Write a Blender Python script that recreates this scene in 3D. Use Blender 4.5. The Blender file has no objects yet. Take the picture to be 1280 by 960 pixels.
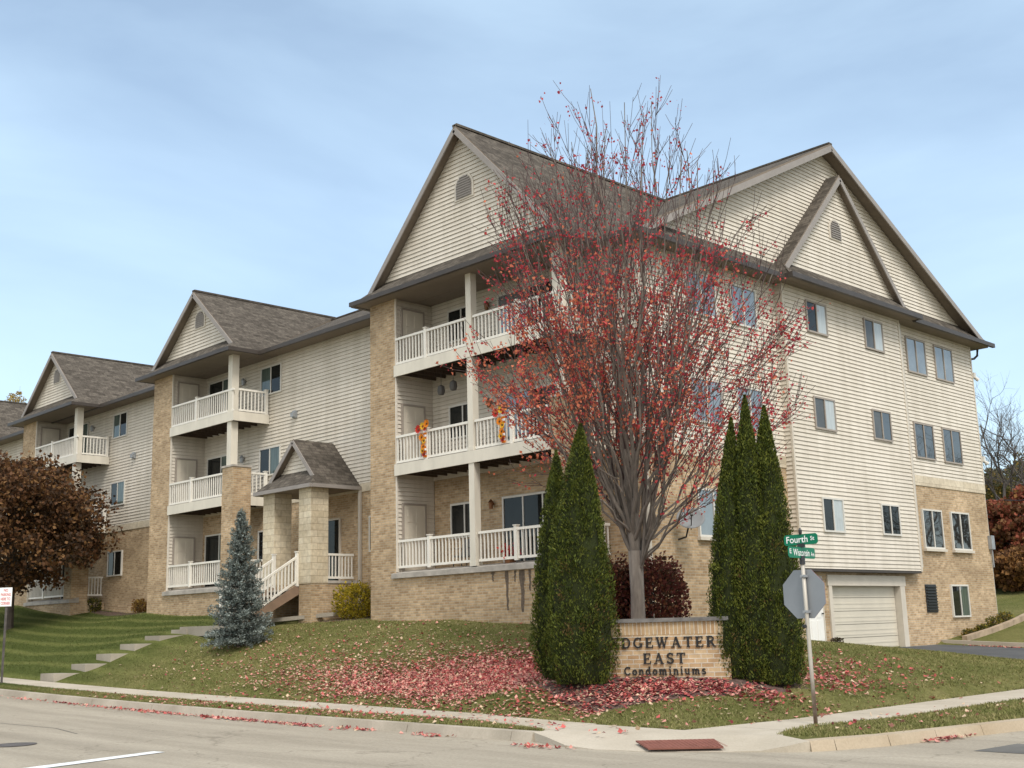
import bpy, math, random
import numpy as np
from mathutils import Vector, Matrix

scene = bpy.context.scene
COL = scene.collection
RAD = math.radians
rnd = random.Random(7)
rng = np.random.default_rng(11)

# ------------------------------------------------------------------ camera
YAW, PITCH, ROLL = -7.95648057e-01, 2.03082795e-01, -2.71303347e-02
EYE = 1.6
f_ = np.array([math.sin(YAW)*math.cos(PITCH), math.cos(YAW)*math.cos(PITCH), math.sin(PITCH)])
r_ = np.array([math.cos(YAW), -math.sin(YAW), 0.0])
u_ = np.cross(r_, f_)
R2 = math.cos(ROLL)*r_ + math.sin(ROLL)*u_
U2 = -math.sin(ROLL)*r_ + math.cos(ROLL)*u_
cam_d = bpy.data.cameras.new('camera')
cam = bpy.data.objects.new('camera', cam_d)
COL.objects.link(cam)
cam.matrix_world = Matrix(((R2[0], U2[0], -f_[0], 0), (R2[1], U2[1], -f_[1], 0), (R2[2], U2[2], -f_[2], EYE), (0, 0, 0, 1)))
cam_d.sensor_width = 36.0
cam_d.lens = 1462.12/1280*36
cam_d.clip_start = 0.1
cam_d.clip_end = 3000
scene.camera = cam

# ------------------------------------------------------------------ world, sun, exposure
SUN_DIR = Vector((0.62, -0.30, 0.86)).normalized()      # towards the sun
W = bpy.data.worlds.new('World'); scene.world = W; W.use_nodes = True
nt = W.node_tree; nt.nodes.clear()
out = nt.nodes.new('ShaderNodeOutputWorld'); bg = nt.nodes.new('ShaderNodeBackground')
sky = nt.nodes.new('ShaderNodeTexSky'); sky.sky_type = 'NISHITA'; sky.sun_disc = False
sky.sun_elevation = math.asin(SUN_DIR.z); sky.sun_rotation = math.atan2(SUN_DIR.x, SUN_DIR.y)
sky.air_density = 1.0; sky.dust_density = 1.2; sky.ozone_density = 1.0
tc = nt.nodes.new('ShaderNodeTexCoord'); mp = nt.nodes.new('ShaderNodeMapping')
mp.inputs['Scale'].default_value = (1.0, 1.6, 4.2); mp.inputs['Rotation'].default_value = (0.1, 0.15, 0.5)
nz = nt.nodes.new('ShaderNodeTexNoise'); nz.inputs['Scale'].default_value = 1.3; nz.inputs['Detail'].default_value = 6.0
nz.inputs['Roughness'].default_value = 0.52; nz.inputs['Distortion'].default_value = 0.35
rp = nt.nodes.new('ShaderNodeValToRGB')
rp.color_ramp.elements[0].position = 0.36; rp.color_ramp.elements[0].color = (0.21, 0.21, 0.21, 1)
rp.color_ramp.elements[1].position = 0.74; rp.color_ramp.elements[1].color = (0.50, 0.50, 0.50, 1)
mx = nt.nodes.new('ShaderNodeMix'); mx.data_type = 'RGBA'
mx.inputs['B'].default_value = (6.6, 8.5, 9.8, 1)       # thin high cloud
nt.links.new(tc.outputs['Generated'], mp.inputs['Vector']); nt.links.new(mp.outputs[0], nz.inputs['Vector'])
nt.links.new(nz.outputs['Fac'], rp.inputs[0]); # unseen haze added behind the camera, towards the sun, to whiten the light
dt = nt.nodes.new('ShaderNodeVectorMath'); dt.operation = 'DOT_PRODUCT'; dt.inputs[1].default_value = Vector((0.55, -0.50, 0.68)).normalized()
mr = nt.nodes.new('ShaderNodeMapRange'); mr.interpolation_type = 'SMOOTHSTEP'
mr.inputs['From Min'].default_value = 0.10; mr.inputs['From Max'].default_value = 0.75; mr.inputs['To Min'].default_value = 0.0; mr.inputs['To Max'].default_value = 0.92
nt.links.new(tc.outputs['Generated'], dt.inputs[0]); nt.links.new(dt.outputs['Value'], mr.inputs['Value'])
nt.links.new(rp.outputs[0], mx.inputs['Factor'])
mx2 = nt.nodes.new('ShaderNodeMix'); mx2.data_type = 'RGBA'; mx2.inputs['B'].default_value = (8.6, 8.5, 8.2, 1)
nt.links.new(mr.outputs[0], mx2.inputs['Factor'])
nt.links.new(sky.outputs[0], mx.inputs['A']); nt.links.new(mx.outputs['Result'], mx2.inputs['A']); nt.links.new(mx2.outputs['Result'], bg.inputs['Color'])
bg.inputs['Strength'].default_value = 0.10
nt.links.new(bg.outputs[0], out.inputs['Surface'])

sun_d = bpy.data.lights.new('sun', 'SUN'); sun = bpy.data.objects.new('sun', sun_d); COL.objects.link(sun)
sun_d.energy = 1.5; sun_d.angle = RAD(18); sun_d.color = (1.0, 0.94, 0.86)
sun.rotation_euler = SUN_DIR.to_track_quat('Z', 'Y').to_euler()

vs = scene.view_settings
vs.view_transform = 'Standard'; vs.look = 'None'; vs.exposure = 0.78; vs.gamma = 1.0; vs.use_curve_mapping = False

# ------------------------------------------------------------------ materials
MATS = {}
def nodes(name):
    m = bpy.data.materials.new(name); m.use_nodes = True; MATS[name] = m
    t = m.node_tree; b = t.nodes['Principled BSDF']
    return m, t, b
def N(t, typ, **kw):
    n = t.nodes.new(typ)
    for k, v in kw.items():
        if k in n.inputs: n.inputs[k].default_value = v
        else: setattr(n, k, v)
    return n
def mixc(t, fac, a, b, mode='MIX'):
    n = t.nodes.new('ShaderNodeMix'); n.data_type = 'RGBA'; n.blend_type = mode
    for s, v in (('Factor', fac), ('A', a), ('B', b)):
        if hasattr(v, 'is_linked') or hasattr(v, 'links'): t.links.new(v, n.inputs[s])
        elif s == 'Factor': n.inputs[s].default_value = v
        else: n.inputs[s].default_value = (*v, 1)
    return n.outputs['Result']
def ramp(t, src, p0, c0, p1, c1):
    n = t.nodes.new('ShaderNodeValToRGB'); e = n.color_ramp.elements
    e[0].position = p0; e[0].color = (*c0, 1); e[1].position = p1; e[1].color = (*c1, 1)
    t.links.new(src, n.inputs[0]); return n.outputs[0]
def noise(t, scale, detail=4, coord='Object', stretch=None, rough=0.55):
    c = t.nodes.new('ShaderNodeTexCoord'); src = c.outputs[coord]
    if stretch:
        m = t.nodes.new('ShaderNodeMapping'); m.inputs['Scale'].default_value = stretch
        t.links.new(src, m.inputs[0]); src = m.outputs[0]
    n = t.nodes.new('ShaderNodeTexNoise'); n.inputs['Scale'].default_value = scale
    n.inputs['Detail'].default_value = detail; n.inputs['Roughness'].default_value = rough
    t.links.new(src, n.inputs['Vector']); return n.outputs['Fac']
def bump(t, b, h, strength=0.3, dist=0.02):
    n = t.nodes.new('ShaderNodeBump'); n.inputs['Strength'].default_value = strength; n.inputs['Distance'].default_value = dist
    t.links.new(h, n.inputs['Height']); t.links.new(n.outputs[0], b.inputs['Normal'])
def plain(name, c, rough=0.7, var=0.12, scale=3.0, metal=0.0, spec=0.3, stretch=None):
    m, t, b = nodes(name)
    lo = tuple(x*(1-var) for x in c); hi = tuple(min(1, x*(1+var)) for x in c)
    t.links.new(ramp(t, noise(t, scale, 5, stretch=stretch), 0.3, lo, 0.7, hi), b.inputs['Base Color'])
    b.inputs['Roughness'].default_value = rough; b.inputs['Metallic'].default_value = metal
    b.inputs['Specular IOR Level'].default_value = spec
    return m
def leafmat(name, c, trans=0.25):
    m, t, b = nodes(name)
    lo = tuple(x*0.7 for x in c); hi = tuple(min(1, x*1.3) for x in c)
    t.links.new(ramp(t, noise(t, 6.0, 3), 0.3, lo, 0.7, hi), b.inputs['Base Color'])
    b.inputs['Roughness'].default_value = 0.65; b.inputs['Specular IOR Level'].default_value = 0.2
    tr = t.nodes.new('ShaderNodeBsdfTranslucent'); tr.inputs['Color'].default_value = (*hi, 1)
    ms = t.nodes.new('ShaderNodeMixShader'); ms.inputs[0].default_value = trans
    o = t.nodes['Material Output']
    t.links.new(b.outputs[0], ms.inputs[1]); t.links.new(tr.outputs[0], ms.inputs[2]); t.links.new(ms.outputs[0], o.inputs['Surface'])
    return m
def brickmat(name, c1, c2, mortar, bw, bh, offs=0.5, stain=False, msize=0.010):
    m, t, b = nodes(name)
    c = t.nodes.new('ShaderNodeTexCoord')
    br = t.nodes.new('ShaderNodeTexBrick'); br.offset = offs
    br.inputs['Scale'].default_value = 1.0; br.inputs['Brick Width'].default_value = bw; br.inputs['Row Height'].default_value = bh
    br.inputs['Mortar Size'].default_value = msize; br.inputs['Mortar Smooth'].default_value = 0.2; br.inputs['Bias'].default_value = 0.0
    br.inputs['Color1'].default_value = (*c1, 1); br.inputs['Color2'].default_value = (*c2, 1); br.inputs['Mortar'].default_value = (*mortar, 1)
    t.links.new(c.outputs['UV'], br.inputs['Vector'])
    col = mixc(t, 1.0, br.outputs['Color'], ramp(t, noise(t, 0.55, 5, stretch=(1, 1, 2.0)), 0.28, (0.70, 0.68, 0.65), 0.75, (1.12, 1.11, 1.09)), 'MULTIPLY')
    col = mixc(t, 1.0, col, ramp(t, noise(t, 9.0, 3), 0.35, (0.86, 0.86, 0.86), 0.7, (1.1, 1.1, 1.1)), 'MULTIPLY')
    t.links.new(col, b.inputs['Base Color'])
    b.inputs['Roughness'].default_value = 0.88; b.inputs['Specular IOR Level'].default_value = 0.15
    inv = t.nodes.new('ShaderNodeMath'); inv.operation = 'SUBTRACT'; inv.inputs[0].default_value = 1.0
    t.links.new(br.outputs['Fac'], inv.inputs[1]); bump(t, b, inv.outputs[0], 0.7, 0.008)
    return m
brickmat('brick_tan', (0.395, 0.272, 0.158), (0.615, 0.460, 0.295), (0.51, 0.435, 0.335), 0.21, 0.0735)
brickmat('brick_sign', (0.42, 0.27, 0.15), (0.58, 0.44, 0.28), (0.62, 0.56, 0.47), 0.22, 0.078, msize=0.009)
brickmat('brick_soldier', (0.42, 0.28, 0.16), (0.56, 0.42, 0.26), (0.66, 0.60, 0.50), 0.073, 0.9, offs=0.0, msize=0.009)
brickmat('stone_block', (0.60, 0.52, 0.38), (0.70, 0.63, 0.49), (0.46, 0.39, 0.29), 0.42, 0.205, msize=0.008)
brickmat('belt_stone', (0.62, 0.55, 0.43), (0.68, 0.61, 0.49), (0.46, 0.40, 0.31), 0.60, 0.50, msize=0.006)

def shingles():
    m, t, b = nodes('shingle')
    c = t.nodes.new('ShaderNodeTexCoord')
    br = t.nodes.new('ShaderNodeTexBrick'); br.offset = 0.37; br.inputs['Scale'].default_value = 1.0
    br.inputs['Brick Width'].default_value = 0.30; br.inputs['Row Height'].default_value = 0.145; br.inputs['Mortar Size'].default_value = 0.007
    br.inputs['Color1'].default_value = (0.076, 0.067, 0.056, 1); br.inputs['Color2'].default_value = (0.140, 0.124, 0.104, 1)
    br.inputs['Mortar'].default_value = (0.055, 0.045, 0.042, 1)
    t.links.new(c.outputs['UV'], br.inputs['Vector'])
    col = mixc(t, 1.0, br.outputs['Color'], ramp(t, noise(t, 7.0, 4), 0.3, (0.72, 0.72, 0.72), 0.72, (1.25, 1.23, 1.22)), 'MULTIPLY')
    col = mixc(t, 1.0, col, ramp(t, noise(t, 0.5, 4), 0.3, (0.88, 0.88, 0.88), 0.7, (1.08, 1.08, 1.08)), 'MULTIPLY')
    t.links.new(col, b.inputs['Base Color']); b.inputs['Roughness'].default_value = 0.95; b.inputs['Specular IOR Level'].default_value = 0.1
    bump(t, b, noise(t, 30, 3), 0.6, 0.02)
shingles()
def siding_mat():
    m, t, b = nodes('siding')
    a = ramp(t, noise(t, 0.45, 5, stretch=(1, 1, 2.5)), 0.28, (0.610, 0.560, 0.480), 0.72, (0.690, 0.640, 0.562))
    col = mixc(t, 1.0, a, ramp(t, noise(t, 5.0, 4, stretch=(0.4, 0.4, 3)), 0.3, (0.93, 0.93, 0.92), 0.7, (1.03, 1.03, 1.03)), 'MULTIPLY')
    col = mixc(t, 1.0, col, ramp(t, noise(t, 1.6, 6, stretch=(1.6, 1.6, .16), rough=.65), 0.3, (0.88, 0.87, 0.85), 0.6, (1.03, 1.03, 1.03)), 'MULTIPLY')
    t.links.new(col, b.inputs['Base Color']); b.inputs['Roughness'].default_value = 0.6; b.inputs['Specular IOR Level'].default_value = 0.2
siding_mat()
plain('siding_lip', (0.36, 0.31, 0.24), 0.8)            # underside of each lap, darkened to paint in its shadow line
plain('trim_cream', (0.58, 0.53, 0.45), 0.55, 0.06)
plain('rail_white', (0.76, 0.73, 0.66), 0.5, 0.05)
plain('post_cream', (0.66, 0.62, 0.53), 0.6, 0.08, stretch=(1, 1, 0.3))
plain('fascia_taupe', (0.285, 0.260, 0.240), 0.6, 0.08)
plain('gutter_brown', (0.062, 0.052, 0.045), 0.45, 0.12)
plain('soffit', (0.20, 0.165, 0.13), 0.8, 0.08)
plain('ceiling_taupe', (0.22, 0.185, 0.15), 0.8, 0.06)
plain('deck_wood', (0.085, 0.062, 0.046), 0.9, 0.3, 4, stretch=(1, 8, 1))
plain('ledge_concrete', (0.40, 0.37, 0.33), 0.9, 0.25, 3)
plain('frame_grey', (0.62, 0.60, 0.55), 0.5, 0.05)
plain('frame_dark', (0.10, 0.095, 0.09), 0.5, 0.1)
plain('frame_bronze', (0.33, 0.29, 0.25), 0.5, 0.05)
plain('door_cream', (0.60, 0.55, 0.46), 0.5, 0.05)
plain('garage_cream', (0.60, 0.555, 0.46), 0.5, 0.05, 1.5)
plain('door_white', (0.80, 0.79, 0.76), 0.45, 0.03)
plain('downspout', (0.50, 0.46, 0.40), 0.5, 0.08)
plain('black_metal', (0.02, 0.02, 0.022), 0.4, 0.2, spec=0.5)
plain('letter_black', (0.012, 0.012, 0.013), 0.45, 0.2, spec=0.4)
plain('grey_metal', (0.33, 0.35, 0.37), 0.5, 0.1, 4, metal=0.3)
plain('stair_brown', (0.24, 0.165, 0.115), 0.8, 0.15)
plain('cap_stone', (0.15, 0.145, 0.14), 0.9, 0.3, 6)
plain('copper', (0.25, 0.12, 0.06), 0.4, 0.3, metal=0.6)
plain('interior_dark', (0.030, 0.028, 0.026), 0.9, 0.2)
plain('curtain_grey', (0.30, 0.31, 0.31), 0.9, 0.15, 8, stretch=(6, 6, 0.2))

def glass(name, base, spec=0.5, ior=1.5, fold=False, folddark=0.55):
    m, t, b = nodes(name)
    if fold:
        col = ramp(t, noise(t, 7.0, 2, stretch=(3.5, 3.5, 0.15)), 0.35, tuple(x*folddark for x in base), 0.65, base)
        t.links.new(col, b.inputs['Base Color'])
    else:
        t.links.new(ramp(t, noise(t, 1.2, 3), 0.3, tuple(x*0.7 for x in base), 0.7, tuple(x*1.2 for x in base)), b.inputs['Base Color'])
    b.inputs['Roughness'].default_value = 0.9; b.inputs['Specular IOR Level'].default_value = 0.0
    b.inputs['Coat Weight'].default_value = 1.0; b.inputs['Coat Roughness'].default_value = 0.015; b.inputs['Coat IOR'].default_value = ior
    n = t.nodes.new('ShaderNodeBump'); n.inputs['Strength'].default_value = 0.05; n.inputs['Distance'].default_value = 0.02
    t.links.new(noise(t, 1.1, 2), n.inputs['Height']); t.links.new(n.outputs[0], b.inputs['Coat Normal'])
glass('glass_dark', (0.014, 0.016, 0.016), ior=1.38)
glass('glass_screen', (0.085, 0.090, 0.090), ior=1.4)
glass('glass_curtain', (0.10, 0.135, 0.12), ior=1.6, fold=True)
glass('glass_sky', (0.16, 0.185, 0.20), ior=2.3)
glass('glass_pale', (0.47, 0.51, 0.51), ior=1.7, fold=True, folddark=0.8)
glass('glass_tree', (0.022, 0.023, 0.022), ior=2.1)

# ground materials
def lawn_mat():
    m, t, b = nodes('lawn')
    a = ramp(t, noise(t, 0.8, 7, rough=.65), 0.3, (0.110, 0.122, 0.036), 0.72, (0.230, 0.208, 0.090))
    c = t.nodes.new('ShaderNodeTexCoord'); sx = t.nodes.new('ShaderNodeSeparateXYZ'); t.links.new(c.outputs['Object'], sx.inputs[0])
    # mowing stripes on the left-hand lawn (blade lean, part of the turf itself)
    w = N(t, 'ShaderNodeMath', operation='MULTIPLY_ADD'); w.inputs[1].default_value = 7.0; t.links.new(sx.outputs['Y'], w.inputs[0])
    tn = N(t, 'ShaderNodeMath', operation='MULTIPLY'); tn.inputs[1].default_value = 1.2; t.links.new(noise(t, 0.3, 2), tn.inputs[0])
    t.links.new(tn.outputs[0], w.inputs[2])
    s = N(t, 'ShaderNodeMath', operation='SINE'); t.links.new(w.outputs[0], s.inputs[0])
    st = ramp(t, s.outputs[0], 0.05, (0.068, 0.088, 0.024), 0.95, (0.128, 0.145, 0.046))
    lf = N(t, 'ShaderNodeMapRange'); lf.inputs['From Min'].default_value = -31; lf.inputs['From Max'].default_value = -36
    lf.inputs['To Min'].default_value = 0.12; lf.inputs['To Max'].default_value = 0.9; t.links.new(sx.outputs['X'], lf.inputs['Value'])
    col = mixc(t, lf.outputs[0], a, st)
    col = mixc(t, 1.0, col, ramp(t, noise(t, 14.0, 6, rough=0.7), 0.3, (0.66, 0.66, 0.62), 0.7, (1.28, 1.28, 1.25)), 'MULTIPLY')
    t.links.new(col, b.inputs['Base Color']); b.inputs['Roughness'].default_value = 0.95; b.inputs['Specular IOR Level'].default_value = 0.05
    bump(t, b, noise(t, 40, 4, rough=0.8), 0.8, 0.05)
lawn_mat()
def blade_mat(name, c0, c1, s0, s1):
    m, t, b = nodes(name)
    a = ramp(t, noise(t, 0.8, 7, rough=.65), 0.3, c0, 0.72, c1)
    c = t.nodes.new('ShaderNodeTexCoord'); sx = t.nodes.new('ShaderNodeSeparateXYZ'); t.links.new(c.outputs['Object'], sx.inputs[0])
    w = N(t, 'ShaderNodeMath', operation='MULTIPLY_ADD'); w.inputs[1].default_value = 7.0; t.links.new(sx.outputs['Y'], w.inputs[0])
    tn = N(t, 'ShaderNodeMath', operation='MULTIPLY'); tn.inputs[1].default_value = 1.2; t.links.new(noise(t, 0.3, 2), tn.inputs[0])
    t.links.new(tn.outputs[0], w.inputs[2])
    s = N(t, 'ShaderNodeMath', operation='SINE'); t.links.new(w.outputs[0], s.inputs[0])
    st = ramp(t, s.outputs[0], 0.0, s0, 1.0, s1)
    lf = N(t, 'ShaderNodeMapRange'); lf.inputs['From Min'].default_value = -31; lf.inputs['From Max'].default_value = -36
    lf.inputs['To Min'].default_value = 0.12; lf.inputs['To Max'].default_value = 0.9; t.links.new(sx.outputs['X'], lf.inputs['Value'])
    t.links.new(mixc(t, lf.outputs[0], a, st), b.inputs['Base Color'])
    b.inputs['Roughness'].default_value = 0.8; b.inputs['Specular IOR Level'].default_value = 0.15
blade_mat('blade_a', (0.122, 0.138, 0.040), (0.225, 0.212, 0.078), (0.068, 0.095, 0.024), (0.138, 0.160, 0.050))
blade_mat('blade_b', (0.21, 0.195, 0.08), (0.38, 0.31, 0.16), (0.085, 0.11, 0.035), (0.19, 0.20, 0.08))
def road_mat():
    m, t, b = nodes('road_concrete')
    a = ramp(t, noise(t, 0.6, 8, stretch=(0.18, 1.6, 1), rough=.68), 0.28, (0.255, 0.225, 0.180), 0.72, (0.415, 0.372, 0.303))
    col = mixc(t, 1.0, a, ramp(t, noise(t, 22.0, 6, rough=0.75), 0.3, (0.80, 0.80, 0.79), 0.7, (1.15, 1.15, 1.15)), 'MULTIPLY')
    vo = t.nodes.new('ShaderNodeTexVoronoi'); vo.feature = 'DISTANCE_TO_EDGE'; vo.inputs['Scale'].default_value = 0.32
    c = t.nodes.new('ShaderNodeTexCoord')
    nn = t.nodes.new('ShaderNodeTexNoise'); nn.inputs['Scale'].default_value = 1.3; nn.inputs['Detail'].default_value = 5
    t.links.new(c.outputs['Object'], nn.inputs['Vector'])
    ad = N(t, 'ShaderNodeVectorMath', operation='MULTIPLY_ADD'); ad.inputs[1].default_value = (1.6, 1.6, 0)
    t.links.new(nn.outputs['Color'], ad.inputs[0]); t.links.new(c.outputs['Object'], ad.inputs[2]); t.links.new(ad.outputs[0], vo.inputs['Vector'])
    crack = ramp(t, vo.outputs['Distance'], 0.0, (0.68, 0.67, 0.66), 0.008, (1, 1, 1))
    col = mixc(t, 0.8, col, crack, 'MULTIPLY')
    t.links.new(col, b.inputs['Base Color']); b.inputs['Roughness'].default_value = 0.9; b.inputs['Specular IOR Level'].default_value = 0.15
    bump(t, b, noise(t, 60, 4, rough=0.8), 0.35, 0.02)
road_mat()
def walk_mat(name, lo, hi, slab=None):
    m, t, b = nodes(name)
    col = mixc(t, 1.0, ramp(t, noise(t, 0.9, 6), 0.3, lo, 0.7, hi), ramp(t, noise(t, 30, 5, rough=0.75), 0.3, (0.88, 0.88, 0.87), 0.7, (1.08, 1.08, 1.08)), 'MULTIPLY')
    t.links.new(col, b.inputs['Base Color']); b.inputs['Roughness'].default_value = 0.92; b.inputs['Specular IOR Level'].default_value = 0.15
    bump(t, b, noise(t, 50, 4), 0.3, 0.015)
walk_mat('sidewalk_concrete', (0.40, 0.355, 0.285), (0.50, 0.45, 0.375))
walk_mat('kerb_concrete', (0.30, 0.265, 0.215), (0.46, 0.41, 0.34))
walk_mat('kerb_worn', (0.36, 0.29, 0.205), (0.45, 0.38, 0.29))
walk_mat('step_concrete', (0.28, 0.25, 0.205), (0.40, 0.36, 0.30))
walk_mat('asphalt', (0.075, 0.078, 0.083), (0.115, 0.118, 0.122))
walk_mat('tar', (0.10, 0.098, 0.093), (0.16, 0.155, 0.145))
plain('mulch', (0.10, 0.065, 0.055), 0.95, 0.5, 12)
plain('paint_white', (0.70, 0.72, 0.73), 0.7, 0.15, 12)
plain('tactile_red', (0.21, 0.085, 0.065), 0.8, 0.15, 8)
plain('iron', (0.10, 0.09, 0.085), 0.7, 0.3, 8)
plain('hill_grass', (0.11, 0.115, 0.05), 0.95, 0.35, 0.4)
plain('stone_edge', (0.36, 0.28, 0.20), 0.9, 0.25, 3)
# plants
plain('bark_maple', (0.175, 0.150, 0.128), 0.9, 0.28, 5, stretch=(3, 3, 0.6))
plain('twig_maple', (0.085, 0.058, 0.056), 0.9, 0.2, 5)
plain('bark_dark', (0.075, 0.062, 0.052), 0.9, 0.3, 5)
plain('bark_grey', (0.105, 0.092, 0.085), 0.9, 0.3, 5)
leafmat('leaf_red', (0.52, 0.075, 0.075), .35); leafmat('leaf_crimson', (0.40, 0.042, 0.065), .35); leafmat('leaf_orange', (0.60, 0.190, 0.105), .35)
leafmat('leaf_brown', (0.125, 0.060, 0.028)); leafmat('leaf_rust', (0.205, 0.110, 0.044)); leafmat('leaf_umber', (0.060, 0.035, 0.020))
leafmat('arb_green', (0.072, 0.092, 0.013), 0.1); leafmat('arb_dark', (0.035, 0.050, 0.009), 0.1); leafmat('arb_light', (0.115, 0.128, 0.020), 0.1)
leafmat('arb_brown', (0.13, 0.085, 0.030), 0.1)
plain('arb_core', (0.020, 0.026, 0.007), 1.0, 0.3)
leafmat('spruce_blue', (0.165, 0.200, 0.190), 0.1); leafmat('spruce_dark', (0.100, 0.125, 0.115), 0.1); leafmat('spruce_light', (0.270, 0.310, 0.290), 0.1)
leafmat('bush_yellow', (0.40, 0.30, 0.025)); leafmat('bush_olive', (0.20, 0.175, 0.020))
leafmat('bush_maroon', (0.120, 0.036, 0.030)); leafmat('bush_brown', (0.175, 0.070, 0.036))
leafmat('litter_red', (0.46, 0.105, 0.095), 0.1); leafmat('litter_pink', (0.60, 0.28, 0.235), 0.1); leafmat('litter_tan', (0.56, 0.42, 0.29), 0.1); leafmat('litter_maroon', (0.25, 0.055, 0.065), 0.1)
leafmat('hill_red', (0.24, 0.070, 0.040)); leafmat('hill_orange', (0.27, 0.135, 0.045)); leafmat('hill_olive', (0.17, 0.135, 0.045)); leafmat('hill_green', (0.08, 0.085, 0.03))
leafmat('leaf_gold', (0.40, 0.27, 0.045)); leafmat('leaf_ochre', (0.30, 0.20, 0.05))
leafmat('petal_orange', (0.75, 0.24, 0.02)); leafmat('petal_yellow', (0.80, 0.47, 0.04)); leafmat('petal_red', (0.45, 0.03, 0.02))
plain('sign_green', (0.0, 0.165, 0.085), 0.35, 0.06); plain('sign_white', (0.88, 0.88, 0.88), 0.5, 0.03); plain('sign_red', (0.55, 0.06, 0.07), 0.5, 0.05)
plain('dish_grey', (0.20, 0.21, 0.22), 0.6, 0.1)
plain('sign_back', (0.27, 0.29, 0.315), 0.45, 0.08, 2, metal=0.35)
def pole_mat():
    m, t, b = nodes('pole_galvanised')
    c = t.nodes.new('ShaderNodeTexCoord'); sx = t.nodes.new('ShaderNodeSeparateXYZ'); t.links.new(c.outputs['Object'], sx.inputs[0])
    mr = N(t, 'ShaderNodeMapRange'); mr.inputs['From Min'].default_value = 0.9; mr.inputs['From Max'].default_value = 0.35
    t.links.new(sx.outputs['Z'], mr.inputs['Value'])
    fac = N(t, 'ShaderNodeMath', operation='MULTIPLY'); t.links.new(mr.outputs[0], fac.inputs[0])
    t.links.new(ramp(t, noise(t, 5, 5), 0.3, (0.4, 0.4, 0.4), 0.6, (1, 1, 1)), fac.inputs[1])
    col = mixc(t, fac.outputs[0], (0.46, 0.43, 0.38), (0.15, 0.095, 0.065))
    t.links.new(col, b.inputs['Base Color']); b.inputs['Roughness'].default_value = 0.55; b.inputs['Metallic'].default_value = 0.25
pole_mat()

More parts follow.
